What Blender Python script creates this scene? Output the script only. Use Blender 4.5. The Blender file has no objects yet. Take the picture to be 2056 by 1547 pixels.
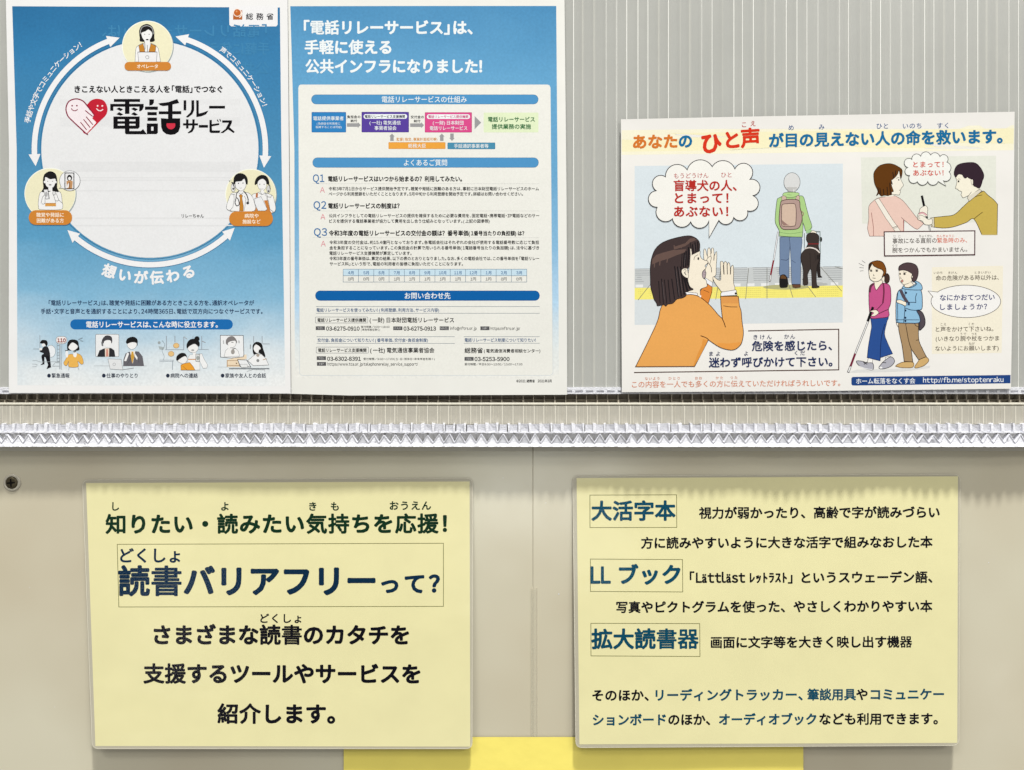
import bpy, bmesh, math, random
import numpy as np
from mathutils import Vector
from mathutils.geometry import tessellate_polygon

random.seed(7)
sc = bpy.context.scene
COL = sc.collection

# ---------------------------------------------------------------- camera, light, exposure
D = 0.60                    # metres from the lens to the face of the board
K = 0.00038                 # metres on the board per photograph pixel
CX, CY = 1028.0, 773.5
cam_d = bpy.data.cameras.new('camera'); cam = bpy.data.objects.new('camera', cam_d); COL.objects.link(cam)
cam.location = (0, -D, 0); cam.rotation_euler = (math.radians(90), 0, 0)
cam_d.sensor_width = 36; cam_d.lens = 36 * D / (2056 * K); cam_d.clip_start = 0.01; cam_d.clip_end = 20
sc.camera = cam

world = bpy.data.worlds.new('World'); sc.world = world; world.use_nodes = True
wn = world.node_tree; bg = wn.nodes['Background']
wtc = wn.nodes.new('ShaderNodeTexCoord'); wno = wn.nodes.new('ShaderNodeTexNoise'); wra = wn.nodes.new('ShaderNodeValToRGB')
wno.inputs['Scale'].default_value = 2.4; wno.inputs['Detail'].default_value = 1.5
wn.links.new(wtc.outputs['Generated'], wno.inputs['Vector']); wn.links.new(wno.outputs['Fac'], wra.inputs['Fac'])
wra.color_ramp.elements[0].position = .40; wra.color_ramp.elements[0].color = (.50, .48, .43, 1)
wra.color_ramp.elements[1].position = .60; wra.color_ramp.elements[1].color = (1.12, 1.11, 1.08, 1)
wn.links.new(wra.outputs['Color'], bg.inputs['Color'])
bg.inputs['Strength'].default_value = 0.36

def area(name, loc, target, sx, sy, power, col):
    l = bpy.data.lights.new(name, 'AREA'); l.shape = 'RECTANGLE'; l.size = sx; l.size_y = sy; l.energy = power; l.color = col
    o = bpy.data.objects.new(name, l); COL.objects.link(o); o.location = loc
    d = Vector(target) - Vector(loc); o.rotation_euler = d.to_track_quat('-Z', 'Y').to_euler()
    return o
area('ceiling_lamp', (0.5, -1.92, 6.0), (0, 0, 0), .45, .45, 620, (1, .985, .95))
area('ceiling_lamp', (-1.6, -2.8, 3.4), (0, 0, 0), 1.6, .5, 48, (1, .98, .95))
area('ceiling_lamp', (2.4, -3.4, 2.4), (0, 0, 0), 1.6, .5, 44, (1, .98, .94))
# lamps added out of view, low behind the viewer, for soft reflections in the panels
area('reflection_lamp', (.16, -3.0, -.50), (0.03, 0, -.09), .75, .42, 2.4, (.95, 1, .98))
area('reflection_lamp', (1.9, -2.4, -1.22), (.38, 0, -.24), .10, .28, .22, (1, 1, .97))
area('reflection_lamp', (-1.3, -2.6, -.75), (-.33, 0, -.15), .5, .6, 1.3, (1, .97, .92))
sc.view_settings.view_transform = 'Standard'; sc.view_settings.look = 'None'
sc.view_settings.exposure = 0.08; sc.view_settings.gamma = 1.0

# ---------------------------------------------------------------- helpers
def lin(c):
    return tuple(((v/255)/12.92 if v/255 <= .04045 else ((v/255+.055)/1.055)**2.4) for v in c)

def W(px, py, y=0.0):
    "photograph pixel -> point on the plane at depth y"
    s = K * (D + y) / D
    return ((px-CX)*s, y, (CY-py)*s)

def new_mat(name, c, rough=.6, spec=.3, mott=.0, mscale=60, bump=0, bscale=200):
    m = bpy.data.materials.new(name); m.use_nodes = True; n = m.node_tree.nodes; L = m.node_tree.links
    p = n['Principled BSDF']; p.inputs['Roughness'].default_value = rough; p.inputs['Specular IOR Level'].default_value = spec
    col = lin(c) + (1,)
    p.inputs['Base Color'].default_value = col
    if mott or bump:
        tc = n.new('ShaderNodeTexCoord')
    if mott:
        no = n.new('ShaderNodeTexNoise'); no.inputs['Scale'].default_value = mscale; no.inputs['Detail'].default_value = 4
        no.inputs['Roughness'].default_value = .65
        L.new(tc.outputs['Object'], no.inputs['Vector'])
        mr = n.new('ShaderNodeMapRange'); mr.inputs['From Min'].default_value = .3; mr.inputs['From Max'].default_value = .7
        mr.inputs['To Min'].default_value = 1-mott; mr.inputs['To Max'].default_value = 1+mott
        L.new(no.outputs['Fac'], mr.inputs['Value'])
        mx = n.new('ShaderNodeMix'); mx.data_type = 'RGBA'; mx.blend_type = 'MULTIPLY'; mx.inputs['Factor'].default_value = 1
        mx.inputs['A'].default_value = col
        L.new(mr.outputs['Result'], mx.inputs['B']); L.new(mx.outputs['Result'], p.inputs['Base Color'])
    if bump:
        nb = n.new('ShaderNodeTexNoise'); nb.inputs['Scale'].default_value = bscale; nb.inputs['Detail'].default_value = 3
        L.new(tc.outputs['Object'], nb.inputs['Vector'])
        bp = n.new('ShaderNodeBump'); bp.inputs['Strength'].default_value = bump; bp.inputs['Distance'].default_value = .003
        L.new(nb.outputs['Fac'], bp.inputs['Height']); L.new(bp.outputs['Normal'], p.inputs['Normal'])
    return m
_ink = {}
RIP = .3      # the same slow ripple in the paper and in every ink on it
def ink(c):
    if not isinstance(c, tuple): return c
    if c not in _ink: _ink[c] = new_mat('print_ink', c, .6, .12 if sum(c) > 300 else .03, .035, 700, RIP, 11)
    return _ink[c]

def ramp_ink(name, stops, y0, y1, mott=.06):
    "printed sky: colour runs down the page (object Z), with soft mottling"
    m = new_mat(name, (128, 128, 128), .55, .2, 0, 60, RIP, 11); n = m.node_tree.nodes; L = m.node_tree.links; p = n['Principled BSDF']
    tc = n.new('ShaderNodeTexCoord'); sp = n.new('ShaderNodeSeparateXYZ'); L.new(tc.outputs['Object'], sp.inputs[0])
    z0, z1 = W(0, y0)[2], W(0, y1)[2]
    mr = n.new('ShaderNodeMapRange'); mr.inputs['From Min'].default_value = z0; mr.inputs['From Max'].default_value = z1
    L.new(sp.outputs['Z'], mr.inputs['Value'])
    no = n.new('ShaderNodeTexNoise'); no.inputs['Scale'].default_value = 14; no.inputs['Detail'].default_value = 3
    mp = n.new('ShaderNodeMapping'); mp.inputs['Scale'].default_value = (1, 1, 1.8); L.new(tc.outputs['Object'], mp.inputs['Vector']); L.new(mp.outputs['Vector'], no.inputs['Vector'])
    ad = n.new('ShaderNodeMath'); ad.operation = 'MULTIPLY_ADD'; ad.inputs[1].default_value = .16
    L.new(no.outputs['Fac'], ad.inputs[0]); L.new(mr.outputs['Result'], ad.inputs[2])
    sb = n.new('ShaderNodeMath'); sb.operation = 'SUBTRACT'; sb.inputs[1].default_value = .08; L.new(ad.outputs[0], sb.inputs[0])
    cr = n.new('ShaderNodeValToRGB'); L.new(sb.outputs[0], cr.inputs['Fac'])
    e = cr.color_ramp.elements
    while len(e) < len(stops): e.new(.5)
    for el, (t, c) in zip(e, stops): el.position = t; el.color = lin(c) + (1,)
    n2 = n.new('ShaderNodeTexNoise'); n2.inputs['Scale'].default_value = 500; n2.inputs['Detail'].default_value = 3; L.new(tc.outputs['Object'], n2.inputs['Vector'])
    m2 = n.new('ShaderNodeMapRange'); m2.inputs['From Min'].default_value = .3; m2.inputs['From Max'].default_value = .7
    m2.inputs['To Min'].default_value = 1-mott; m2.inputs['To Max'].default_value = 1+mott; L.new(n2.outputs['Fac'], m2.inputs['Value'])
    mx = n.new('ShaderNodeMix'); mx.data_type = 'RGBA'; mx.blend_type = 'MULTIPLY'; mx.inputs['Factor'].default_value = 1
    L.new(cr.outputs['Color'], mx.inputs['A']); L.new(m2.outputs['Result'], mx.inputs['B']); L.new(mx.outputs['Result'], p.inputs['Base Color'])
    return m

def thing(name, loc, label, cat, group=None):
    o = bpy.data.objects.new(name, None); COL.objects.link(o); o.location = loc
    o.empty_display_size = .02; o['label'] = label; o['category'] = cat
    if group: o['group'] = group
    return o

def mesh_obj(name, verts, faces, mats, parent=None, midx=None, smooth=False):
    me = bpy.data.meshes.new(name); me.from_pydata([tuple(v) for v in verts], [], faces)
    for m in mats: me.materials.append(m)
    if midx is not None: me.polygons.foreach_set('material_index', midx)
    if smooth: me.polygons.foreach_set('use_smooth', [True]*len(faces))
    me.update()
    o = bpy.data.objects.new(name, me); COL.objects.link(o)
    if parent:
        o.parent = parent
        pl = parent.matrix_basis.translation.copy()
        if parent.parent: pl = pl + parent.parent.matrix_basis.translation
        o.location = -pl
    return o

def box(v, f, x0, x1, y0, y1, z0, z1):
    b = len(v)
    v += [(x0,y0,z0),(x1,y0,z0),(x1,y1,z0),(x0,y1,z0),(x0,y0,z1),(x1,y0,z1),(x1,y1,z1),(x0,y1,z1)]
    f += [(b,b+1,b+5,b+4),(b+1,b+2,b+6,b+5),(b+2,b+3,b+7,b+6),(b+3,b,b+4,b+7),(b,b+3,b+2,b+1),(b+4,b+5,b+6,b+7)]

def smooth_pts(pts, closed=True, n=5):
    "Catmull-Rom through the points; a point given twice is a corner"
    out = []; N = len(pts)
    rng = range(N) if closed else range(N-1)
    for i in rng:
        p1, p2 = pts[i], pts[(i+1) % N]
        if p1 == p2: continue
        p0 = pts[(i-1) % N] if (closed or i > 0) else p1
        p3 = pts[(i+2) % N] if (closed or i+2 < N) else p2
        for k in range(n):
            t = k/n; t2 = t*t; t3 = t2*t
            out.append(tuple(.5*((2*b)+(c-a)*t+(2*a-5*b+4*c-d)*t2+(-a+3*b-3*c+d)*t3) for a, b, c, d in zip(p0, p1, p2, p3)))
    if not closed: out.append(pts[-1])
    return out

def arc3(a, m, b, n=10):
    ax, ay = a; bx, by = m; cx, cy = b
    d = 2*(ax*(by-cy)+bx*(cy-ay)+cx*(ay-by))
    if abs(d) < 1e-6: return [a, m]
    ux = ((ax*ax+ay*ay)*(by-cy)+(bx*bx+by*by)*(cy-ay)+(cx*cx+cy*cy)*(ay-by))/d
    uy = ((ax*ax+ay*ay)*(cx-bx)+(bx*bx+by*by)*(ax-cx)+(cx*cx+cy*cy)*(bx-ax))/d
    r = math.hypot(ax-ux, ay-uy)
    t0, tm, t1 = (math.atan2(q[1]-uy, q[0]-ux) for q in (a, m, b))
    tau = 2*math.pi
    if ((tm-t0) % tau) > ((t1-t0) % tau): dt = -((t0-t1) % tau)
    else: dt = (t1-t0) % tau
    return [(ux+r*math.cos(t0+dt*k/n), uy+r*math.sin(t0+dt*k/n)) for k in range(n)]

def ell(cx, cy, rx, ry=None, n=28, a=0, rot=0):
    ry = ry or rx; c, s = math.cos(rot), math.sin(rot); o = []
    for i in range(n):
        t = a+2*math.pi*i/n; x, y = rx*math.cos(t), ry*math.sin(t)
        o.append((cx+x*c-y*s, cy+x*s+y*c))
    return o

def rrect(x0, y0, x1, y1, r, n=5):
    o = []
    for cx, cy, a in ((x1-r, y0+r, -90), (x1-r, y1-r, 0), (x0+r, y1-r, 90), (x0+r, y0+r, 180)):
        for k in range(n+1):
            t = math.radians(a+90*k/n); o.append((cx+r*math.cos(t), cy+r*math.sin(t)))
    return o

# ---------------------------------------------------------------- glyphs of the built-in font
_gl = {}
HALF = set('「」()（）、。・！,') 
def glyph(ch):
    if ch in _gl: return _gl[ch]
    src = chr(ord(ch)+0xFEE0) if ch.isascii() and ch.isalnum() else ch
    cu = bpy.data.curves.new('g', 'FONT'); cu.body = src; cu.size = 1; cu.resolution_u = 3
    o = bpy.data.objects.new('g', cu); COL.objects.link(o)
    dg = bpy.context.evaluated_depsgraph_get(); ev = o.evaluated_get(dg); me = bpy.data.meshes.new_from_object(ev)
    n = len(me.vertices); co = np.zeros(n*3); me.vertices.foreach_get('co', co); co = co.reshape(-1, 3)[:, :2].copy()
    me.calc_loop_triangles(); t = np.zeros(len(me.loop_triangles)*3, int); me.loop_triangles.foreach_get('vertices', t)
    bpy.data.objects.remove(o); bpy.data.curves.remove(cu); bpy.data.meshes.remove(me)
    wide = ord(ch) > 0x2e80 and not (0xff61 <= ord(ch) <= 0xff9f)
    if wide or ch in '●・': adv = 1.0
    elif 0xff61 <= ord(ch) <= 0xff9f: adv = .5
    elif src != ch: co[:, 0] -= co[:, 0].min()-.05; adv = co[:, 0].max()+.05
    elif n: adv = co[:, 0].max() + .06
    else: adv = .3
    _gl[ch] = (co, t.reshape(-1, 3), adv)
    return _gl[ch]

# ---------------------------------------------------------------- a printed sheet
LS = 2.6e-6      # thickness of one layer of ink, metres
class Page:
    def __init__(s, root, y0, fx=None, fy=None, slope=lambda y: 0.0, G=20.37):
        s.root = root; s.y0 = y0; s.slope = slope; s.G = G
        s.gx = np.arange(-64, 2200, G); s.gy = np.arange(-96, 1700, G)
        s.vx = np.array([fx(v) if fx else 0. for v in s.gx]); s.vy = np.array([fy(v) if fy else 0. for v in s.gy])
        s.dx = np.gradient(s.vx, G)/K; s.dy = np.gradient(s.vy, G)/K
    def normals(s, V):
        X, Y, Z_ = V[:, 0], V[:, 1], V[:, 2]; k = K*(D+Y)/D; px, py = X/k+CX, CY-Z_/k
        n = np.stack([np.interp(px, s.gx, s.dx), -np.ones(len(V)), -np.interp(py, s.gy, s.dy)], 1)
        return n/np.linalg.norm(n, axis=1)[:, None]
    def shade(s, me):
        n = len(me.vertices); co = np.zeros(n*3); me.vertices.foreach_get('co', co); N = s.normals(co.reshape(-1, 3))
        me.polygons.foreach_set('use_smooth', [True]*len(me.polygons)); me.normals_split_custom_set_from_vertices(N.tolist())
    def depth(s, px, py): return s.y0 + np.interp(px, s.gx, s.vx) + np.interp(py, s.gy, s.vy)
    def map(s, px, py, layer):
        y = s.depth(px, py) - layer*LS; k = K*(D+y)/D
        return np.stack([(px-CX)*k, y, (CY-py)*k], 1)

class Part:
    def __init__(s, page, name, layer=4, parent=None):
        s.pg = page; s.name = name; s.layer = layer; s.V = []; s.F = []; s.M = []; s.mats = []; s.nv = 0; s.parent = parent or page.root
        s.ox, s.oy, s.sc = 0, 0, 1
    def frame(s, ox, oy, sc): s.ox, s.oy, s.sc = ox, oy, sc; return s
    def mi(s, c):
        m = ink(c)
        if m not in s.mats: s.mats.append(m)
        return s.mats.index(m)
    def add(s, P, T, c, layer):
        s.V.append(s.pg.map(P[:, 0], P[:, 1], layer)); s.F.append(T + s.nv); s.M += [s.mi(c)]*len(T); s.nv += len(P)
    def tris(s, pts, tri, c):
        pts = [(s.ox+x/s.sc, s.oy+y/s.sc) for x, y in pts]
        xs = [p[0] for p in pts]; ys = [p[1] for p in pts]; G = s.pg.G
        i0, i1 = math.floor(min(xs)/G), math.floor(max(xs)/G); j0, j1 = math.floor(min(ys)/G), math.floor(max(ys)/G)
        if i0 != i1 or j0 != j1:
            bm = bmesh.new(); vs = [bm.verts.new((x, y, 0)) for x, y in pts]
            for t in tri:
                if len(set(t)) == 3:
                    try: bm.faces.new([vs[k] for k in t])
                    except ValueError: pass
            for i in range(i0+1, i1+1):
                bmesh.ops.bisect_plane(bm, geom=bm.verts[:]+bm.edges[:]+bm.faces[:], plane_co=(i*G, 0, 0), plane_no=(1, 0, 0))
            for j in range(j0+1, j1+1):
                bmesh.ops.bisect_plane(bm, geom=bm.verts[:]+bm.edges[:]+bm.faces[:], plane_co=(0, j*G, 0), plane_no=(0, 1, 0))
            bmesh.ops.triangulate(bm, faces=bm.faces[:]); bm.verts.index_update()
            P = np.array([v.co[:2] for v in bm.verts]); T = np.array([[v.index for v in f.verts] for f in bm.faces]); bm.free()
        else: P = np.array(pts); T = np.array(tri)
        if len(T): s.add(P, T, c, s.layer)
    def fill(s, pts, c, smooth=False, up=1):
        if smooth: pts = smooth_pts(pts)
        else: pts = list(pts)
        q = [pts[0]]
        for p in pts[1:]:
            if abs(p[0]-q[-1][0])+abs(p[1]-q[-1][1]) > 1e-6: q.append(p)
        tri = tessellate_polygon([[Vector((x, y, 0)) for x, y in q]])
        s.tris(q, [tuple(t) for t in tri], c); s.layer += up; return s
    def line(s, pts, w, c, closed=False, smooth=False, up=1):
        if smooth: pts = smooth_pts(pts, closed)
        q = [pts[0]]
        for p in pts[1:]:
            if abs(p[0]-q[-1][0])+abs(p[1]-q[-1][1]) > 1e-6: q.append(p)
        if closed and q[0] == q[-1]: q.pop()
        n = len(q)
        if n < 2: return s
        A = []; 
        for i in range(n):
            a = q[i-1] if (closed or i > 0) else q[i]; b = q[(i+1) % n] if (closed or i < n-1) else q[i]
            d1 = np.array(q[i])-np.array(a); d2 = np.array(b)-np.array(q[i])
            l1, l2 = np.hypot(*d1), np.hypot(*d2)
            d1 = d1/l1 if l1 else d2/l2; d2 = d2/l2 if l2 else d1
            t = d1+d2; lt = np.hypot(*t)
            t = t/lt if lt > 1e-6 else d1
            nn = np.array([-t[1], t[0]]); k = 1/max(.5, abs(nn @ np.array([-d1[1], d1[0]])))
            A.append((q[i][0]+nn[0]*w/2*k, q[i][1]+nn[1]*w/2*k, q[i][0]-nn[0]*w/2*k, q[i][1]-nn[1]*w/2*k))
        P = []; T = []
        for a in A: P += [a[:2], a[2:]]
        for i in range(n if closed else n-1):
            a, b = 2*i, 2*((i+1) % n); T += [(a, a+1, b+1), (a, b+1, b)]
        s.tris(P, T, c); s.layer += up; return s
    def shape(s, pts, c, oc=(35, 30, 30), w=8, smooth=True):
        pts = smooth_pts(pts) if smooth else pts
        s.fill(pts, c); s.line(pts, w, oc, closed=True); return s
    def text(s, t, x0, x1, yc, em, c, wt=.02, tight=False, mirror=False, slope=None, up=1, squeeze=1.0):
        "one printed line; ink runs from x0 to x1, em box centred on yc at the middle of the line"
        pos = []; x = 0.
        for ch in t:
            co, tr, adv = glyph(ch)
            off = 0
            if tight and ch in HALF:
                adv = .55
                if ch in '「(（' : off = -.45 if ch != '(' else 0
                if ch == '！': off = -.1
                if ch == '・': off = -.22
            pos.append((x+off, co, tr, .55 if ch in '書器電' else (.82 if 0x4e00 <= ord(ch) < 0xa000 else 1.))); x += adv
        xs = [(p+co[:, 0].min(), p+co[:, 0].max()) for p, co, tr, _ in pos if len(co)]
        a, b = min(v[0] for v in xs), max(v[1] for v in xs)
        nat = (b-a)*em; tgt = x1-x0; r = tgt/nat if nat else 1
        lat = t.isascii(); gs = min(r, 1.3 if lat else 1.04) if len(t) > 1 else 1
        if r > (1.3 if lat else 1.04) and len(t) > 1:
            lastw = xs[-1][1]-pos[-1][0]; firstb = a
            # positions spread, glyph width kept
            span = pos[-1][0]-pos[0][0]
            need = (tgt/em/gs) - (b-a)
            pk = 1+need/span if span else 1
        else: pk = 1
        if len(t) == 1: x0 = (x0+x1)/2-(b-a)*em/2
        sl = s.pg.slope(yc) if slope is None else slope; xm = (x0+x1)/2
        n = 1 if wt <= 0 else (4 if em < 18 else 8)
        offs = [(0, 0)] if wt <= 0 else [(wt*math.cos(2*math.pi*k/n+.4), wt*math.sin(2*math.pi*k/n+.4)) for k in range(n)] + ([(0, 0)] if wt > .03 else [])
        for oi, (dx, dy) in enumerate(offs):
            for p, co, tr, kj in pos:
                if not len(co): continue
                kz = kj      # dense characters are cut with finer strokes
                X = ((p-pos[0][0])*pk+pos[0][0]+co[:, 0]-a)*gs*em + dx*em*kz
                Y = (co[:, 1]-.38)*em + dy*em*kz
                PX = x0+X if not mirror else x1-X
                PY = yc-Y+(PX-xm)*sl; PX = PX+Y*sl*0
                s.add(np.stack([PX, PY], 1), tr, c, s.layer+8+oi*.9)
        s.layer += up; return s
    def char(s, ch, x, y, em, c, wt=.02, rot=0., sx=1.0):
        co, tr, adv = glyph(ch); n = 4 if em < 18 else 8; cr, sr = math.cos(rot), math.sin(rot)
        mx = (co[:, 0].min()+co[:, 0].max())/2
        offs = [(wt*math.cos(2*math.pi*k/n+.4), wt*math.sin(2*math.pi*k/n+.4)) for k in range(n)] + ([(0, 0)] if wt > .03 else [])
        for oi, (dx, dy) in enumerate(offs):
            X = (co[:, 0]-(.5 if adv == 1 else mx)+dx)*em*sx; Y = -(co[:, 1]-.38+dy)*em
            s.add(np.stack([x+X*cr-Y*sr, y+X*sr+Y*cr], 1), tr, c, s.layer+8+oi*.9)
        return s
    def build(s, label=None):
        V = np.concatenate(s.V).astype(np.float64); F = np.concatenate(s.F)
        root = s.parent; loc = np.array(root.matrix_basis.translation)
        me = bpy.data.meshes.new(s.name); nf = len(F)
        # faces look towards the camera (-Y)
        e1 = V[F[:, 1]]-V[F[:, 0]]; e2 = V[F[:, 2]]-V[F[:, 0]]; ny = np.cross(e1, e2)[:, 1]
        flip = ny > 0; F[flip] = F[flip][:, ::-1]
        me.vertices.add(len(V)); me.vertices.foreach_set('co', V.ravel())
        me.loops.add(nf*3); me.loops.foreach_set('vertex_index', F.astype(np.int32).ravel())
        me.polygons.add(nf); me.polygons.foreach_set('loop_start', np.arange(0, nf*3, 3, dtype=np.int32)); me.polygons.foreach_set('loop_total', np.full(nf, 3, dtype=np.int32))
        for m in s.mats: me.materials.append(m)
        me.polygons.foreach_set('material_index', np.array(s.M, dtype=np.int32)); me.update(calc_edges=True); s.pg.shade(me)
        o = bpy.data.objects.new(s.name, me); COL.objects.link(o); o.parent = root; o.location = [-v for v in loc]
        if label: o['label'] = label
        return o

def text(pg, name, t, x0, x1, yc, em, c, wt=.02, layer=12, **k):
    p = Part(pg, name, layer); p.text(t, x0, x1, yc, em, c, wt, **k); return p.build()

def sheet(pg, name, outline, mat, thick=.00015, layer=0):
    "the paper itself: front, back and edge"
    p = Part(pg, name, layer); p.fill(outline, mat)
    o = p.build(); me = o.data
    if not thick: return o
    bm = bmesh.new(); bm.from_mesh(me); bmesh.ops.remove_doubles(bm, verts=bm.verts[:], dist=1e-7)
    ex = bmesh.ops.extrude_face_region(bm, geom=bm.faces[:])
    # extruded copy is the front; the originals stay as the back
    vs = [g for g in ex['geom'] if isinstance(g, bmesh.types.BMVert)]
    sv = set(vs)
    for v in bm.verts:
        if v not in sv: v.co.y += thick
    bmesh.ops.recalc_face_normals(bm, faces=bm.faces[:]); bm.to_mesh(me); bm.free(); pg.shade(me)
    return o
# ================================================================ the stand: hollow plastic boards
def skin_mat(name, c, alpha, rough=.35):
    m = new_mat(name, c, rough, .4, .03, 25); n = m.node_tree.nodes; L = m.node_tree.links
    t = n.new('ShaderNodeBsdfTransparent'); mx = n.new('ShaderNodeMixShader'); mx.inputs[0].default_value = alpha
    L.new(t.outputs[0], mx.inputs[1]); L.new(n['Principled BSDF'].outputs[0], mx.inputs[2]); L.new(mx.outputs[0], n['Material Output'].inputs[0])
    return m
M_skin = skin_mat('hollow_board_skin', (201, 202, 197), .50)
M_skin2 = skin_mat('hollow_board_lower_skin', (204, 200, 188), .6)
M_web = new_mat('hollow_board_web', (250, 250, 244), .4, .3)
M_back = new_mat('hollow_board_back', (186, 187, 181), .5, .3, .03, 12)
def leak(m, a):
    n = m.node_tree.nodes; L = m.node_tree.links; t = n.new('ShaderNodeBsdfTransparent'); mx = n.new('ShaderNodeMixShader'); mx.inputs[0].default_value = a
    L.new(t.outputs[0], mx.inputs[1]); L.new(n['Principled BSDF'].outputs[0], mx.inputs[2]); L.new(mx.outputs[0], n['Material Output'].inputs[0]); return m
M_white = leak(new_mat('cut_plastic_white', (238, 239, 246), .35, .5, .05, 300, .25, 900), .85)
M_white2 = leak(new_mat('cut_plastic_pale', (214, 215, 222), .4, .4, .09, 260, .25, 700), .7)
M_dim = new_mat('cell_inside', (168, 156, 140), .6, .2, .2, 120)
M_beige = new_mat('beige_rim', (204, 200, 186), .45, .3, .05, 50)
M_wall = new_mat('wall_paint', (160, 152, 134), .8, .2, .04, 20)
def beige_panel():
    m = new_mat('beige_gloss_panel', (178, 171, 150), .16, .7); n = m.node_tree.nodes; L = m.node_tree.links; p = n['Principled BSDF']
    tc = n.new('ShaderNodeTexCoord'); no = n.new('ShaderNodeTexNoise'); no.inputs['Scale'].default_value = 5; no.inputs['Detail'].default_value = 3
    L.new(tc.outputs['Object'], no.inputs['Vector']); cr = n.new('ShaderNodeValToRGB')
    cr.color_ramp.elements[0].position = .35; cr.color_ramp.elements[0].color = lin((196, 187, 163))+(1,)
    cr.color_ramp.elements[1].position = .65; cr.color_ramp.elements[1].color = lin((208, 203, 181))+(1,)
    L.new(no.outputs['Fac'], cr.inputs['Fac']); L.new(cr.outputs['Color'], p.inputs['Base Color'])
    nb = n.new('ShaderNodeTexNoise'); nb.inputs['Scale'].default_value = 7; bp = n.new('ShaderNodeBump'); bp.inputs['Strength'].default_value = .25; bp.inputs['Distance'].default_value = .004
    L.new(tc.outputs['Object'], nb.inputs['Vector']); L.new(nb.outputs['Fac'], bp.inputs['Height']); L.new(bp.outputs['Normal'], p.inputs['Normal'])
    n2 = n.new('ShaderNodeTexNoise'); n2.inputs['Scale'].default_value = 30; n2.inputs['Detail'].default_value = 5; L.new(tc.outputs['Object'], n2.inputs['Vector'])
    mr = n.new('ShaderNodeMapRange'); mr.inputs['To Min'].default_value = .07; mr.inputs['To Max'].default_value = .26; L.new(n2.outputs['Fac'], mr.inputs['Value']); L.new(mr.outputs['Result'], p.inputs['Roughness'])
    return m
M_panel = beige_panel()

X0, X1 = W(-90, 0)[0], W(2146, 0)[0]
Z = lambda py, y=0.: W(0, py, y)[2]
PITCH = 21.3 * K

# backing wall
v, f = [], []; box(v, f, X0-.3, X1+.3, .045, .06, Z(1800), Z(-250))
wall = mesh_obj('wall', v, f, [M_wall]); wall['kind'] = 'structure'

# upper hollow board: two skins and upright webs between them
ub = thing('hollow_board', (0, .003, Z(783)), 'tall translucent ribbed plastic board behind the three posters', 'board')
v, f = [], []; box(v, f, X0, X1, 0, .0003, Z(779), Z(-60)); mesh_obj('front_skin', v, f, [M_skin], ub)
v, f = [], []; box(v, f, X0, X1, .0062, .0066, Z(783), Z(-60)); mesh_obj('back_skin', v, f, [M_back], ub)
v, f = [], []; box(v, f, -.00018, .00018, .0006, .0058, Z(779), Z(-60)); box(v, f, -.0005, .0005, .0003, .0006, Z(779), Z(-60)); box(v, f, -.0005, .0005, .0058, .0062, Z(779), Z(-60))
wv, wf = v, f
web0 = mesh_obj('web', wv, wf, [M_web], ub)
nweb = int((X1-X0)/PITCH)
M_web2 = new_mat('hollow_board_web_dull', (214, 213, 202), .5, .3)
wme = [web0.data]
for fl, mt in ((.00016, M_web), (.00022, M_web), (.0003, M_web2), (.0008, M_web2), (.0006, M_web), (.0002, M_web)):
    v, f = [], []; box(v, f, -.00018, .00018, .0006, .0058, Z(779), Z(-60)); box(v, f, -fl, fl, (-.0001 if fl < .00025 else .0003), .0006, Z(779), Z(-60)); box(v, f, -fl*.8, fl*.8, .0058, .0062, Z(779), Z(-60))
    q_ = mesh_obj('web', v, f, [mt], ub); wme.append(q_.data); bpy.data.objects.remove(q_)
for i in range(nweb):
    o = web0 if i == 0 else web0.copy()
    if i: COL.objects.link(o); o.parent = ub; o.data = random.choice(wme)
    o.location = (X0+PITCH*(i+.3)+random.uniform(-.0009, .0009), -.003, -Z(783)); o.rotation_euler.z = random.uniform(-.16, .16)
# its cut lower end, a bright strip with a small slot in every flute
v, f = [], []; box(v, f, X0, X1, -.0004, .0066, Z(784.5), Z(778)); box(v, f, X0, X1, -.0004, .004, Z(791.5), Z(788.5))
mesh_obj('cut_end', v, f, [M_white], ub)
v, f = [], []; box(v, f, -PITCH*.14, PITCH*.14, -.0004, .005, Z(788.5), Z(784.5)); st0 = mesh_obj('cut_end_bridge', v, f, [M_white], ub)
for i in range(nweb):
    o = st0 if i == 0 else st0.copy()
    if i: COL.objects.link(o); o.parent = ub
    o.location = (X0+PITCH*(i+.3), -.003, -Z(783))
v, f = [], []; box(v, f, X0, X1, .0002, .0012, Z(788.5), Z(784.5)); mesh_obj('slot_back', v, f, [M_white2], ub)

# ledge: open hollow cells between the two boards
lg = thing('ledge', (0, .02, Z(812)), 'narrow ledge of dark open plastic cells under the posters', 'ledge')
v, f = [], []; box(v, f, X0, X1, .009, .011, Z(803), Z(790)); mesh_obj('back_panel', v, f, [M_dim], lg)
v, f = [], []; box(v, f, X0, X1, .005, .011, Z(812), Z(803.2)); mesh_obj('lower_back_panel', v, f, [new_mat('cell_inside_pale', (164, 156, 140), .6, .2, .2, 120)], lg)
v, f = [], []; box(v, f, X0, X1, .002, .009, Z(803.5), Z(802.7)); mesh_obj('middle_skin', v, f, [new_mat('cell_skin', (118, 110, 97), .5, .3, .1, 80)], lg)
v, f = [], []; box(v, f, X0, X1, -.0016, .0045, Z(814.2), Z(809)); rim = mesh_obj('rim', v, f, [M_beige], lg)
md = rim.modifiers.new('b', 'BEVEL'); md.width = .0006; md.segments = 2
M_cw = new_mat('cell_wall', (158, 150, 136), .5, .3, .1, 80)
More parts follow.
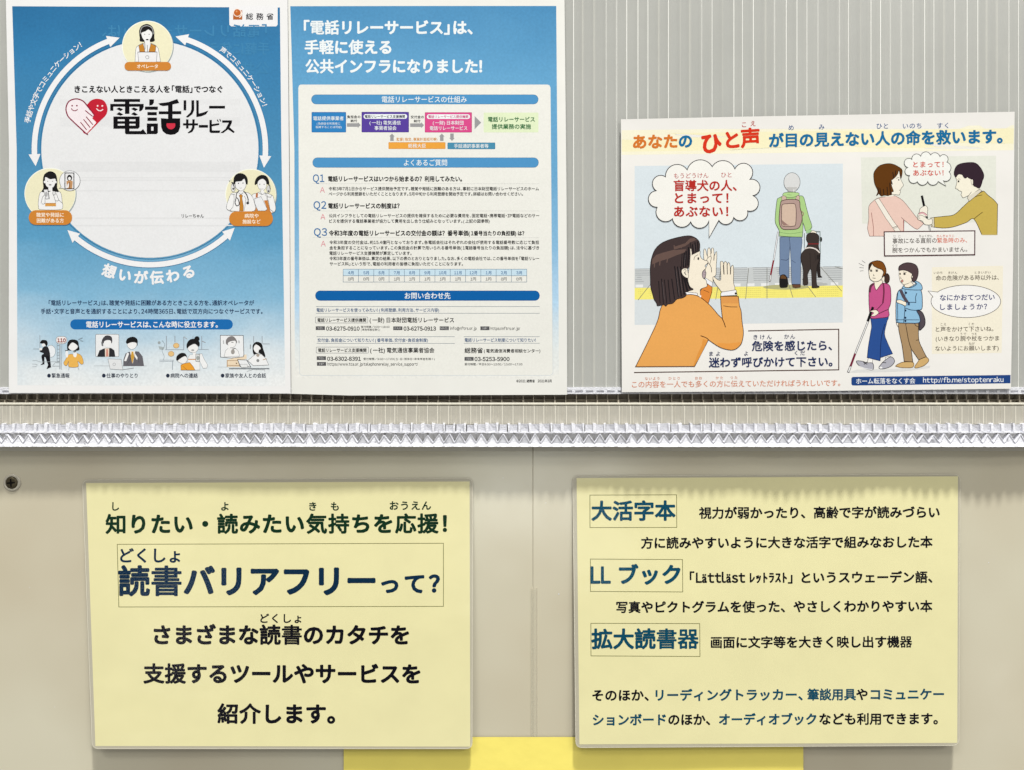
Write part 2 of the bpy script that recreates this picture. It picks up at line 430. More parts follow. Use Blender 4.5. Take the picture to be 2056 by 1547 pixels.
for i in range(nweb):
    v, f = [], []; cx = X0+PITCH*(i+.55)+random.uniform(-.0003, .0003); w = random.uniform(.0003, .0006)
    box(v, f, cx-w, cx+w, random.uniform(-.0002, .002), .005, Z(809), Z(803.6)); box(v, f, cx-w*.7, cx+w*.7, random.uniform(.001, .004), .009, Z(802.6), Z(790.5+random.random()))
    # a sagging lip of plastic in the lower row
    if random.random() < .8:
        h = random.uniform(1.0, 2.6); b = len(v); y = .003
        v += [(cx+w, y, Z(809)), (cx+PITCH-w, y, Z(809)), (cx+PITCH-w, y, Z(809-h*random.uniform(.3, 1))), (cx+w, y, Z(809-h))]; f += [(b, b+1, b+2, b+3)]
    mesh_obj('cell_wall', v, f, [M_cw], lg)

# lower hollow board with its crushed, saw-cut end
lb = thing('hollow_board', (0, -.004, Z(855)), 'low strip of ribbed plastic board with a bright crushed saw-tooth edge', 'board')
YF = -.0045
v, f = [], []; box(v, f, X0, X1, YF, YF+.0003, Z(852), Z(815)); mesh_obj('front_skin', v, f, [M_skin2], lb)
v, f = [], []; box(v, f, X0, X1, YF+.0055, YF+.006, Z(852), Z(815)); mesh_obj('back_skin', v, f, [new_mat('low_board_back', (178, 172, 156), .5, .3, .05, 14)], lb)
v, f = [], []; box(v, f, -.00018, .00018, YF+.0005, YF+.0053, Z(852), Z(815)); box(v, f, -.00022, .00022, YF-.0001, YF+.0005, Z(852), Z(815)); box(v, f, .0021, .00225, YF-.0001, YF+.0005, Z(852), Z(815)); box(v, f, -.0031, -.003, YF-.00008, YF+.0005, Z(852), Z(815)); box(v, f, -.00035, .00035, YF+.0053, YF+.0055, Z(852), Z(815)); web1 = mesh_obj('web', v, f, [new_mat('low_web', (232, 228, 214), .4, .3)], lb)
for i in range(nweb):
    o = web1 if i == 0 else web1.copy()
    if i: COL.objects.link(o); o.parent = lb
    o.location = (X0+PITCH*(i+.55)+random.uniform(-.0003, .0003), .004, -Z(855)); o.rotation_euler.z = random.uniform(-.12, .12)
# backing behind the teeth (dark flutes)
v, f = [], []; box(v, f, X0, X1, .0075, .009, Z(893), Z(850)); mesh_obj('flute_back', v, f, [new_mat('flute_dark', (190, 187, 180), .6, .2, .15, 120)], lb)
# the end face is tipped forward at its foot to catch light from above: y runs from YA at its top to YB at its bottom
YA, YB = -.0080, -.0096
def ty(py): return YA+(YB-YA)*(py-850)/45
def P(x, py, dy=0.): return (x, ty(py)+dy, Z(py))
def prism(v, f, pts, d):
    n = len(pts); b = len(v)
    v += pts + [(x, y+d, z) for x, y, z in pts]
    f += [tuple(range(b, b+n)), tuple(range(b+2*n-1, b+n-1, -1))]
    for i in range(n): j = (i+1) % n; f += [(b+i, b+n+i, b+n+j, b+j)]
R = random.uniform
M_flute = leak(new_mat('flute_grey', (212, 211, 208), .5, .3, .14, 200), .9)
for i in range(nweb):
    x = X0+PITCH*(i+.05); p = PITCH
    q = R(-.04, .04)*p
    # upper row: a pale pane between white uprights
    v, f = [], []
    a, b_ = x+.22*p+R(0, .06)*p, x+1.0*p-R(0, .05)*p
    t = 851+R(-1.2, 1.6)
    prism(v, f, [P(a, t, .0012+R(0, .0008)), P(a+R(-.04, .04)*p, 867, .0012), P(b_, 867+R(-1, .8), .0012+R(0, .001)), P(b_, t+R(-1, 1), .0012)], .0008)
    mesh_obj('pane', v, f, [M_white2], lb)
    v, f = [], []
    c = x+.1*p+q; w = R(.08, .17)*p
    prism(v, f, [P(c-w, 849.5+R(-1.2, 1.5)), P(c-w*.8+R(-.04, .04)*p, 869), P(c+w*.8, 869), P(c+w, 849.5+R(-1, 1.5))], .012)
    mesh_obj('upright', v, f, [M_white], lb)
    # cross bar with a ragged lower lip
    v, f = [], []
    k = 5; top = [P(x+j*p/k, 866.2+R(-.7, .7)) for j in range(k+1)]; bot = [P(x+j*p/k, 868.4+R(-.8, .8)) for j in range(k, -1, -1)]
    prism(v, f, top+bot, .004)
    mesh_obj('cross_bar', v, f, [M_white], lb)
    # tooth: a truss web seen end on
    v, f = [], []
    ap = x+.6*p+R(-.07, .07)*p; at = 870.5+R(-1, 2.5)
    L0, R0 = x+.1*p+q*.5, x+1.1*p
    prism(v, f, [P(ap, at), P(L0+R(0, .05)*p, 888+R(-1.5, 1)), P(L0, 894.5+R(-.6, .9)), P(R0, 894.5+R(-.6, .9)), P(R0-R(0, .05)*p, 888+R(-1.5, 1))], .0015)
    mesh_obj('tooth', v, f, [random.choice([M_white, M_white, M_white2])], lb)
    v, f = [], []      # sloped fill added in the gap so it shades grey, not black
    a1 = x+.1*p-.5*p; b = len(v); v += [P(a1+R(-.03, .03)*p, 867.5, .0014), P(a1+p, 867.5, .0014), P(x+.1*p+R(-.04, .04)*p, 889, .0070), P(a1+.5*p, 868, .0035)]; f += [(b, b+2, b+3), (b+3, b+2, b+1)]
    mesh_obj('gap_fill', v, f, [M_flute], lb)
    v, f = [], []      # bright rims of the truss
    for (ax, ay), (bx, by) in (((ap, at-.6), (L0, 887.5)), ((ap, at-.6), (R0, 887.5))):
        w = R(.02, .045)*p; dy = -.0007
        prism(v, f, [P(ax-w, ay, dy), P(bx-w, by, dy), P(bx+w, by, dy), P(ax+w, ay, dy)], .011)
    mesh_obj('truss_web', v, f, [M_white], lb)
    if R(0, 1) < .45:   # crumpled flaps of plastic
        v, f = [], []; cx = x+R(.3, .9)*p; py = R(852, 888); s1 = R(.06, .16)*p
        prism(v, f, [P(cx, py, -.0016), P(cx-s1, py+R(2, 5), -.0010), P(cx+s1*R(.2, 1), py+R(3, 8), -.0010)], .0006)
        mesh_obj('flap', v, f, [M_white], lb)
v, f = [], []
NS = 6
def wav(j): return -.0006-(.0003+.0021*min(1, max(0, j/NS/nweb-.40)*3)*(.7+.5*math.sin(j/NS*.7)*math.sin(j/NS*.23)))*abs(math.sin(math.pi*(j/NS-.1)))**.8  # waves added to the lower edge so that its shadow falls in scallops
js = list(range(NS*nweb+1)); rj = [R(-.0003, .0003) for _ in js]; rz = [R(-.3, .3) for _ in js]
top = [P(X0+j*PITCH/NS, 889.5+rz[j], -.0004) for j in js]; bot = [P(X0+j*PITCH/NS, 895.2+rz[j], wav(j)+rj[j]) for j in reversed(js)]
nn = len(top); vv = top+bot; fv = [(j, 2*nn-1-j, 2*nn-2-j, j+1) for j in range(nn-1)]
vv2 = vv+[(a, b+.010, c) for a, b, c in vv]; m_ = len(vv)
fv += [(m_-1-j, m_-1-j+m_, m_-2-j+m_, m_-2-j) for j in range(nn-1)] + [(j, j+1, j+1+m_, j+m_) for j in range(nn-1)]
mesh_obj('edge_strip', vv2, fv, [M_white], lb)

# glossy beige panels under the saw-tooth edge
YP = .0015
SEAM = 1070
def panel(x0, x1, label):
    t = thing('panel', ((x0+x1)/2, YP, Z(1600, YP)), label, 'panel')
    v, f = [], []; box(v, f, x0, x1, YP, YP+.004, Z(1640, YP), Z(884, YP)); o = mesh_obj('board', v, f, [M_panel], t)
    md = o.modifiers.new('b', 'BEVEL'); md.width = .00025; md.segments = 3
    v, f = [], []; box(v, f, x0+.0004, x1-.0004, YP-.0012, YP-.0001, Z(906, YP), Z(884, YP)); s = mesh_obj('top_strip', v, f, [M_beige], t)
    md = s.modifiers.new('b', 'BEVEL'); md.width = .0003; md.segments = 2
    return t
sx = W(SEAM, 0, YP)[0]
panel(X0, sx-.00006, 'glossy beige panel with a cross-head screw, left of the seam')
panel(sx+.00010, X1, 'glossy beige panel to the right of the thin vertical seam')

# clear plastic cover strip with two fine edges beside the seam
M_clear = new_mat('clear_film', (225, 220, 200), .12, .6); n = M_clear.node_tree.nodes
t_ = n.new('ShaderNodeBsdfTransparent'); mx_ = n.new('ShaderNodeMixShader'); mx_.inputs[0].default_value = .22
M_clear.node_tree.links.new(t_.outputs[0], mx_.inputs[1]); M_clear.node_tree.links.new(n['Principled BSDF'].outputs[0], mx_.inputs[2]); M_clear.node_tree.links.new(mx_.outputs[0], n['Material Output'].inputs[0])
v, f = [], []; a0, a1 = W(1066.5, 0, YP)[0], W(1078.5, 0, YP)[0]
box(v, f, a0, a1, YP-.0006, YP-.0003, Z(1640, YP), Z(1180, YP))
for a in (a0, a1): box(v, f, a-.0002, a+.0002, YP-.0009, YP-.0002, Z(1640, YP), Z(1180, YP))
tp = mesh_obj('clear_tape', v, f, [M_clear]); tp['label'] = 'narrow clear tape over the lower part of the panel seam'; tp['category'] = 'tape'

# screw in a clear cup washer
scx, scy = W(25, 0, YP)[0], Z(969.5, YP)
scr = thing('screw', (scx, YP, scy), 'dark cross-head screw in a clear washer at the left', 'screw')
def lathe(prof, n=40, mat=None, name='x', parent=None):
    v, f = [], []
    for r, y in prof:
        for k in range(n): t = 2*math.pi*k/n; v.append((scx+r*math.cos(t), y, scy+r*math.sin(t)))
    for j in range(len(prof)-1):
        for k in range(n): k2 = (k+1) % n; f.append((j*n+k, (j+1)*n+k, (j+1)*n+k2, j*n+k2))
    f.append(tuple(range(n-1, -1, -1))) if prof[0][0] > .0001 else None
    f.append(tuple(range((len(prof)-1)*n, len(prof)*n)))
    return mesh_obj(name, v, f, [mat], parent, smooth=True)
r0 = K*12.5
lathe([(r0*1.42, YP), (r0*1.42, YP-.0004), (r0*1.3, YP-.0009), (r0*1.02, YP-.0012), (r0*.98, YP-.0006)], mat=new_mat('washer_plastic', (192, 186, 170), .25, .5), name='washer', parent=scr)
M_scr = new_mat('dark_screw_metal', (92, 84, 66), .35, .5, .15, 900); M_scr.node_tree.nodes['Principled BSDF'].inputs['Metallic'].default_value = .8
lathe([(r0*.97, YP-.0002), (r0*.97, YP-.0011), (r0*.86, YP-.0016), (r0*.5, YP-.0019), (r0*.01, YP-.002)], mat=M_scr, name='screw_head', parent=scr)
v, f = [], []
for rot in (0, 90):
    c, s_ = math.cos(math.radians(rot+4)), math.sin(math.radians(rot+4)); b = len(v); l, w = r0*.68, r0*.15
    for x, z in ((-l, -w*.6), (-w*1.6, -w), (w*1.6, -w), (l, -w*.6), (l, w*.6), (w*1.6, w), (-w*1.6, w), (-l, w*.6)): v.append((scx+x*c-z*s_, YP-.0020-.00003*(rot > 0), scy+x*s_+z*c))
    f.append(tuple(range(b, b+8)))
mesh_obj('cross_slot', v, f, [new_mat('slot_black', (20, 17, 14), .7, .1)], scr)

# yellow card on the panel, its top edge showing between the signs
M_card = new_mat('yellow_card', (248, 232, 118), .55, .3, .025, 40, .1, 60)
card_pg_root = thing('paper_card', W(1151, 1560, YP-.0016), 'plain bright yellow card behind the lower edges of both yellow signs', 'card')
pg = Page(card_pg_root, YP-.0016)
sheet(pg, 'card_sheet', [(690, 1480.5), (1613, 1480.5), (1613, 1640), (690, 1640)], M_card, .0004)

for px_, py_, r_ in ((1122, 1193, 1.3), (60, 1180, .8), (1985, 1130, .9), (1096, 1010, .7), (110, 1420, .7), (1010, 960, .8)):
    c_ = W(px_, py_, YP); v = [(c_[0]+K*r_*math.cos(t)*R(.6, 1.2), YP-.00012, c_[2]+K*r_*1.2*math.sin(t)) for t in [k*math.pi/4 for k in range(8)]]
    mesh_obj('paint_fleck', v, [tuple(range(8))], [M_white], bpy.data.objects['panel' if px_ < SEAM else 'panel.001'])
# ================================================================ the two laminated yellow signs
M_yel = new_mat('yellow_paper', (226, 220, 170), .6, .2, .02, 30, RIP, 11)
def film(name, c, fac, rough, bumpn=.5):
    m = new_mat(name, c, rough, .5, 0, 60, bumpn, 9); n = m.node_tree.nodes; L = m.node_tree.links
    t = n.new('ShaderNodeBsdfTransparent'); mx = n.new('ShaderNodeMixShader'); mx.inputs[0].default_value = fac
    L.new(t.outputs[0], mx.inputs[1]); L.new(n['Principled BSDF'].outputs[0], mx.inputs[2]); L.new(mx.outputs[0], n['Material Output'].inputs[0]); return m
M_pouch = film('laminate_back', (216, 210, 188), .66, .2, .3)
def gloss_film():
    m = bpy.data.materials.new('laminate_front'); m.use_nodes = True; n = m.node_tree.nodes; L = m.node_tree.links
    g = n.new('ShaderNodeBsdfGlossy'); g.inputs['Roughness'].default_value = .12; t = n.new('ShaderNodeBsdfTransparent')
    mx = n.new('ShaderNodeMixShader')
    tc = n.new('ShaderNodeTexCoord'); nb = n.new('ShaderNodeTexNoise'); nb.inputs['Scale'].default_value = 9; nb.inputs['Detail'].default_value = 2
    mp = n.new('ShaderNodeMapping'); mp.inputs['Scale'].default_value = (.7, 1, 2.6); L.new(tc.outputs['Object'], mp.inputs['Vector']); L.new(mp.outputs['Vector'], nb.inputs['Vector'])
    bp = n.new('ShaderNodeBump'); bp.inputs['Strength'].default_value = .5; bp.inputs['Distance'].default_value = .003
    L.new(nb.outputs['Fac'], bp.inputs['Height'])
    L.new(bp.outputs['Normal'], g.inputs['Normal'])
    mx.inputs[0].default_value = .016; L.new(t.outputs[0], mx.inputs[1]); L.new(g.outputs[0], mx.inputs[2]); L.new(mx.outputs[0], n['Material Output'].inputs[0])
    return m
M_front = gloss_film()
def qround(c, r):
    o = []; n = len(c)
    for i in range(n):
        p, a, b = np.array(c[i]), np.array(c[i-1]), np.array(c[(i+1) % n])
        u = (a-p)/np.hypot(*(a-p)); w = (b-p)/np.hypot(*(b-p))
        A, B = p+u*r, p+w*r
        for k in range(6):
            t = k/5; q = A*(1-t)**2+p*2*t*(1-t)+B*t*t; o.append(tuple(q))
    return o
YS = YP-.0047
BLK, NAV, GRN, BLU = (10, 10, 20), (6, 40, 66), (12, 46, 28), (5, 70, 94)
OLV = (112, 110, 66)

root = thing('laminated_sign', W(560, 1504, YS), 'laminated yellow sign with big dark title in a thin box, left one', 'sign', 'laminated yellow signs')
pg = Page(root, YS, fx=lambda x: .0007*math.cos((x-560)/390*1.5)+.0002*math.sin(x/70), fy=lambda y: -.0034*(y-1230)/270-.0002*math.sin(y/60), slope=lambda y: -.003+.006*(y-970)/530)
sheet(pg, 'laminate_film', qround([(164.8, 963.4), (949.7, 959.7), (948.5, 1504.5), (184.6, 1504.5)], 13), M_pouch, .0002, -20)
sheet(pg, 'paper', [(172.8, 970.4), (942.8, 967.2), (944.2, 1499.6), (191.5, 1498.3)], M_yel, .00012, 0)
p = Part(pg, 'title_frame', 4); p.line([(235.4, 1093.4), (890.3, 1091.3), (890.3, 1218), (238.6, 1219.2)], 1.3, OLV, closed=True); p.build()
def T(name, t, x0, x1, yc, em, c, wt=.02, **k): text(pg, name, t, x0, x1, yc, em, c, wt, **k)
for t, a, b in (('し', 224.7, 239.7), ('よ', 443, 460), ('き', 620.7, 635), ('も', 665, 679.5), ('おうえん', 782.8, 865)): T('reading_aid', t, a, b, 1017 if len(t) == 1 else 1015.5, 19.5, GRN, .026)
T('heading_text', '知りたい・読みたい気持ちを応援！', 213, 896, 1052, 41.5, GRN, .04)
T('reading_aid', 'どくしょ', 241.8, 361, 1115.5, 32, NAV, .026)
T('title_text', '読書バリアフリー', 239, 751.7, 1166.5, 64, NAV, .04)
T('title_text', 'って？', 766.7, 881.8, 1172, 44, NAV, .04)
T('reading_aid', 'どくしょ', 523, 604.6, 1242, 20.5, BLK, .026)
T('body_text', 'さまざまな読書のカタチを', 310, 820, 1275, 42, BLK, .04)
T('body_text', '支援するツールやサービスを', 289, 842.7, 1353, 42, BLK, .04)
T('body_text', '紹介します。', 437.7, 671.5, 1433.5, 42, BLK, .04)
p = Part(pg, 'rim_highlight', 30); p.line(qround([(165.6, 964.2), (948.9, 960.5), (947.7, 1503.7), (185.4, 1503.7)], 13), 1.0, (218, 213, 195), closed=True); p.build()  # pale line drawn round the pouch as its edge highlight
sheet(pg, 'clear_film', qround([(165.8, 964.2), (949, 960.5), (947.8, 1503.7), (185.4, 1503.7)], 13), M_front, 0, 60)

root = thing('laminated_sign', W(1540, 1502, YS), 'laminated yellow sign listing three boxed blue terms, right one', 'sign', 'laminated yellow signs')
pg = Page(root, YS, fx=lambda x: .0006*math.cos((x-1540)/390*1.4)+.0002*math.sin(x/80+1), fy=lambda y: -.0034*(y-1225)/270+.00015*math.sin(y/55+2), slope=lambda y: -.0035)
sheet(pg, 'laminate_film', qround([(1149, 955.3), (1928.6, 951.7), (1926, 1498), (1155.6, 1502.3)], 13), M_pouch, .0002, -20)
sheet(pg, 'paper', [(1157.7, 960.4), (1923.5, 956.8), (1922, 1492), (1163.3, 1495)], M_yel, .00012, 0)
for q in ([(1184.4, 994.6), (1358.5, 994), (1358.8, 1059.5), (1184.6, 1059.8)], [(1185.4, 1123), (1370.3, 1124), (1370.8, 1189), (1185.4, 1188)], [(1186.4, 1252), (1404.9, 1252.6), (1405.4, 1318.6), (1186.6, 1317.4)]):
    p = Part(pg, 'term_frame', 4); p.line(q, 1.3, OLV, closed=True); p.build()
T('term_text', '大活字本', 1188.5, 1355.4, 1025.8, 42, BLU, .04)
T('term_text', 'LL', 1187, 1225, 1154.5, 44, BLU, .034); T('term_text', 'ブック', 1244, 1365, 1154, 42, BLU, .04)
T('term_text', '拡大読書器', 1188.5, 1402, 1283, 43, BLU, .04)
T('body_text', '視力が弱かったり、高齢で字が読みづらい', 1404, 1886, 1029.5, 25, BLK, .034)
T('body_text', '方に読みやすいように大きな活字で組みなおした本', 1287.6, 1872, 1089.5, 25, BLK, .034)
T('body_text', '「', 1384, 1395, 1160, 25, BLK, .034); T('body_text', 'Lättläst', 1398, 1495.6, 1160, 26, BLK, .034)
T('body_text', 'ﾚｯﾄﾗｽﾄ', 1506, 1579.4, 1160, 24, BLK, .034); T('body_text', '」', 1581, 1592, 1160, 25, BLK, .034)
T('body_text', 'というスウェーデン語、', 1610, 1871.6, 1159.5, 25, BLK, .034)
T('body_text', '写真やピクトグラムを使った、やさしくわかりやすい本', 1237.8, 1871.6, 1218.5, 25, BLK, .034)
T('body_text', '画面に文字等を大きく映し出す機器', 1427.8, 1831, 1289.5, 25, BLK, .034)
y = 1395.3
for t, a, b, c in (('そのほか、', 1190, 1302, BLK), ('リーディングトラッカー、', 1317, 1611, BLU), ('筆談用具', 1621.5, 1718, BLU), ('や', 1721.6, 1739.6, BLK), ('コミュニケー', 1748.8, 1894.7, BLU)): T('body_text', t, a, b, y-.0035*((a+b)/2-1540), 25, c, .034)
y = 1444.5
for t, a, b, c in (('ションボード', 1191, 1336.4, BLU), ('のほか、', 1342.6, 1425.3, BLK), ('オーディオブック', 1444.3, 1638.4, BLU), ('なども利用できます。', 1646, 1882.4, BLK)): T('body_text', t, a, b, y-.0035*((a+b)/2-1540), 25, c, .034)
p = Part(pg, 'rim_highlight', 30); p.line(qround([(1149.8, 956.1), (1927.8, 952.5), (1925.2, 1497.2), (1156.4, 1501.5)], 13), 1.0, (218, 213, 195), closed=True); p.build()  # edge highlight of this pouch, drawn as a pale line
sheet(pg, 'clear_film', qround([(1150, 956.2), (1927.8, 952.6), (1925.2, 1497.2), (1156.4, 1501.4)], 13), M_front, 0, 60)
# ================================================================ poster with the ring of arrows
M_paper = new_mat('white_paper', (226, 226, 226), .6, .2, .015, 30, RIP, 11)
WHT = (228, 228, 230); INKB = (24, 22, 28); LNE = (70, 72, 76); DSC = (221, 222, 224); CRM = (226, 222, 190); ORG = (198, 126, 48); FIG = (228, 228, 228); HAIR = (30, 29, 30)
M_sky1 = ramp_ink('printed_sky_dark', [(0, (26, 98, 146)), (.12, (42, 116, 164)), (.38, (66, 132, 174)), (.60, (84, 148, 186)), (.74, (122, 172, 202)), (.84, (168, 196, 214)), (.92, (206, 216, 222)), (1, (224, 226, 226))], 0, 790)
YQ = -.0019
root = thing('poster', W(300, 790, YQ), 'blue and white poster with a ring of arrows around a red heart emblem, leftmost', 'poster', 'paper posters on the ribbed board')
pg = Page(root, YQ, fx=lambda x: -.0005*max(0, (x-470)/110)**2 - .0003*math.cos((x-300)/110), fy=lambda y: -.0002*math.sin(y/100) - .0003*max(0, (y-680)/110)**2)
sheet(pg, 'paper', [(11, -40), (13, 60), (18, 300), (17.6, 789.5), (583.6, 790.5), (581, 400), (577, -40)], M_paper)
p = Part(pg, 'sky_print', 2); p.fill([(24.5, 13), (562, 15.5), (565, 300), (570, 600), (572.5, 776), (35, 774), (33.5, 300)], M_sky1); p.build()
# mirrored print showing through from the back
gh = (56, 124, 168)
for t, a, b, y in (('「電話リレーサービス」は、', 205, 535, 62), ('手軽に使える', 395, 540, 98), ('公共インフラになりました！', 187, 540, 137)): text(pg, 'show_through_print', t, a, b, y, 27, gh, .02, 4, mirror=True, tight=True)
p = Part(pg, 'white_disc', 28); p.fill(ell(301, 300, 218, n=90), DSC); p.line(ell(301, 300, 220.5, n=90), 1.2, (44, 108, 152), closed=True)
for y, h, g in ((200, 10, 3), (236, 18, 4), (325, 20, 5)): p.fill([(120, y), (482, y), (482, y+h), (120, y+h)], tuple(c-g for c in DSC))
for y in (356, 361, 382, 437, 452): p.fill([(150, y), (470, y), (470, y+2.2), (150, y+2.2)], tuple(c-5 for c in DSC))
p.build()
def ring_arrow(a0, a1, cx=301, cy=300, r=232, w=11):
    p = Part(pg, 'ring_arrow', 30); n = 40; hl = .105
    A0, A1 = math.radians(a0)+hl*.8, math.radians(a1)-hl*.8
    pt = [(cx+r*math.cos(A0+(A1-A0)*k/n), cy+r*math.sin(A0+(A1-A0)*k/n)) for k in range(n+1)]
    p.line(pt, w+1.8, (52, 112, 156)); p.line(pt, w, WHT)
    for a, s in ((math.radians(a0), 1), (math.radians(a1), -1)):
        q = [(cx+rr*math.cos(a+s*t), cy+rr*math.sin(a+s*t)) for rr, t in ((r, 0), (r+12, hl), (r-12, hl))]; p.fill(q, WHT)
    p.build()
ring_arrow(171.5, 254.8); ring_arrow(-77.2, 9.3); ring_arrow(42.8, 135.6)
def arc_text(t, a0, a1, r, em, inward=False, wt=.02, c=WHT):
    p = Part(pg, 'arc_text', 14); n = len(t)
    for i, ch in enumerate(t):
        a = math.radians(a0+(a1-a0)*i/(n-1)); rot = a+math.pi/2 if not inward else a-math.pi/2
        p.char(ch, 301+r*math.cos(a), 300+r*math.sin(a), em, c, wt, rot)
    p.build()
arc_text('手話や文字でコミュニケーション！', 193.5, 237.2, 252.5, 13.6); arc_text('声でコミュニケーション！', -53.4, -20.2, 247, 13.2); arc_text('想いが伝わる', 108.4, 72.6, 258, 28, True, .045)
# ministry tab
p = Part(pg, 'corner_tab', 6); p.fill([(460, 12), (557.5, 12)]+[(557.5, 50), (554.5, 53.5), (464, 53.5), (460.5, 50)], (226, 226, 228)); p.build()
p = Part(pg, 'emblem', 9); p.frame(0, 0, 3.427); p.fill([(1604, 90), (1612, 78), (1620, 72), (1667, 72), (1667, 137), (1604, 137)], (170, 92, 40)); p.line(ell(1633, 88, 26), 5, (236, 225, 214), closed=True); p.fill(ell(1632, 86, 21), (186, 96, 36)); p.fill(ell(1628, 80, 6), (214, 150, 100)); p.line(arc3((1655, 76), (1662, 104), (1640, 124)), 6, (236, 225, 214)); p.build()
text(pg, 'tab_text', '総務省', 494, 549, 33.5, 14.5, (40, 40, 46), .02, 8)
text(pg, 'lead_text', 'きこえない人ときこえる人を「電話」でつなぐ', 150, 446.5, 179.5, 15.5, INKB, .04, 26, tight=True)
# title lettering 電話 traced stroke by stroke
def rc(a, b, c, d): return [(a, b), (c, b), (c, d), (a, d)]
p = Part(pg, 'title_text', 34); p.frame(120, 180, 5.41); B = (18, 16, 20)
for q in (rc(587, 104, 872, 136), rc(708, 104, 757, 266), [(548, 157), (912, 157), (912, 190), (900, 220), (880, 237), (862, 237), (864, 188), (582, 188), (582, 232), (548, 232)],
          [(614, 212), (645, 196), (690, 216), (660, 236)], [(614, 270), (645, 246), (692, 272), (660, 286)], [(774, 212), (806, 196), (850, 216), (820, 236)], [(774, 270), (806, 246), (850, 272), (820, 286)],
          [(582, 294), (868, 294), (868, 408), (852, 428), (757, 428), (757, 452), (880, 452), (905, 430), (947, 488), (720, 488), (708, 474), (708, 428), (582, 428)],
          [(973, 108), (1024, 108), (1022, 145), (1006, 168), (972, 176)], rc(925, 186, 1066, 222), rc(952, 246, 1054, 281), rc(952, 306, 1056, 343), [(945, 370), (1066, 370), (1066, 470), (1050, 486), (945, 486)],
          [(1070, 152), (1180, 138), (1276, 104), (1298, 148), (1225, 164), (1225, 236), (1320, 236), (1320, 270), (1225, 270), (1225, 314), (1308, 314), (1308, 410), (1290, 460), (1250, 488), (1205, 494), (1158, 486), (1118, 455), (1102, 410), (1098, 312), (1176, 318), (1176, 270), (1075, 270), (1075, 238), (1176, 238), (1176, 176), (1120, 182), (1090, 172)]): p.fill(q, B, up=0)
p.layer += 2
for q in (rc(630, 325, 705, 345), rc(757, 325, 822, 345), rc(630, 374, 705, 393), rc(757, 374, 822, 393), rc(993, 405, 1018, 448)): p.fill(q, DSC, up=0)
p.layer += 1; p.fill([(1162, 368), (1252, 368)]+arc3((1252, 368), (1207, 434), (1162, 368), 16), (198, 44, 66)); p.build()
p = Part(pg, 'title_text', 34); p.frame(120, 180, 5.41)
for q in (rc(1345, 118, 1374, 228), [(1430, 118), (1460, 118), (1460, 225), (1440, 270), (1392, 306), (1368, 300), (1418, 252), (1430, 215)], [(1482, 118), (1510, 118), (1510, 262), (1560, 250), (1616, 228), (1590, 270), (1540, 292), (1484, 302)], rc(1622, 178, 1795, 208),
          rc(1338, 368, 1502, 392), rc(1372, 325, 1398, 425), [(1440, 325), (1466, 325), (1464, 420), (1440, 462), (1400, 478), (1388, 470), (1425, 440), (1438, 405)], rc(1510, 386, 1610, 416),
          [(1626, 332), (1652, 332), (1652, 378), (1730, 366), (1734, 386), (1652, 402), (1654, 446), (1745, 446), (1736, 474), (1642, 474), (1626, 462)], [(1706, 330), (1716, 326), (1728, 352), (1718, 356)], [(1732, 324), (1742, 320), (1754, 346), (1744, 350)],
          [(1764, 336), (1872, 336), (1868, 366), (1846, 412), (1902, 462), (1886, 474), (1828, 434), (1776, 474), (1742, 474), (1800, 430), (1836, 362), (1764, 362)]): p.fill(q, B, up=0)
p.build()
# heart emblem
p = Part(pg, 'heart_emblem', 34); p.frame(120, 180, 5.41); RD, DR = (186, 34, 52), (128, 26, 58)
p.fill([(295, 170), (340, 122), (410, 103), (480, 128), (518, 205), (500, 275), (430, 345), (295, 480), (240, 420), (270, 230)], RD, True)
p.fill([(295, 172), (250, 125), (175, 103), (100, 125), (68, 200), (80, 270), (120, 325), (290, 478), (290, 478), (300, 470), (392, 368), (392, 368), (352, 325), (372, 284), (372, 284), (318, 212), (295, 186), (295, 186)], (232, 222, 226), True)
for a, b in (((230, 360), (300, 460)), ((262, 330), (338, 430)), ((290, 300), (362, 402)), ((300, 280), (388, 366))): p.line([a, b], 24, (236, 226, 228), up=0)
p.layer += 1
for a, b in (((225, 356), (292, 440)), ((258, 325), (330, 415)), ((286, 296), (360, 385)), ((275, 228), (352, 290))): p.line([a, b], 10, DR, up=0)
p.layer += 1; p.line([(318, 212), (374, 268), (366, 290), (350, 288)], 8, DR, smooth=True)
p.line([(295, 480), (285, 478), (120, 325), (80, 270), (68, 200), (100, 130), (175, 103), (250, 125), (300, 180), (330, 215)], 13, DR, smooth=True)
p.line([(298, 478), (440, 335), (498, 275), (514, 205), (480, 130), (410, 106), (345, 122), (300, 168)], 9, RD, smooth=True)
for x, y, c in ((134, 177, DR), (186, 177, DR), (411, 179, (240, 226, 226)), (462, 179, (240, 226, 226))): p.fill(ell(x, y, 9), c, up=0)
p.layer += 1; p.line(arc3((126, 206), (162, 232), (198, 206)), 9, DR); p.line(arc3((400, 206), (436, 232), (474, 206)), 10, (240, 226, 226)); p.build()
text(pg, 'small_text', 'リレーちゃん', 365, 409, 434, 9, INKB, .02, 26)
DKB = (30, 50, 84)
text(pg, 'body_text', '「電話リレーサービス」は、聴覚や発話に困難がある方ときこえる方を、通訳オペレータが', 98, 510, 608.5, 11.5, DKB, .022, 6, tight=True)
text(pg, 'body_text', '手話・文字と音声とを通訳することにより、24時間365日、電話で双方向につなぐサービスです。', 82, 527, 625.5, 11.5, DKB, .022, 6, tight=True)
p = Part(pg, 'banner', 6); p.fill(rrect(141, 641.6, 467.5, 662, 10), (30, 102, 168)); p.build()
text(pg, 'banner_text', '電話リレーサービスは、こんな時に役立ちます。', 173, 437, 652, 14, WHT, .028, 8, tight=True)
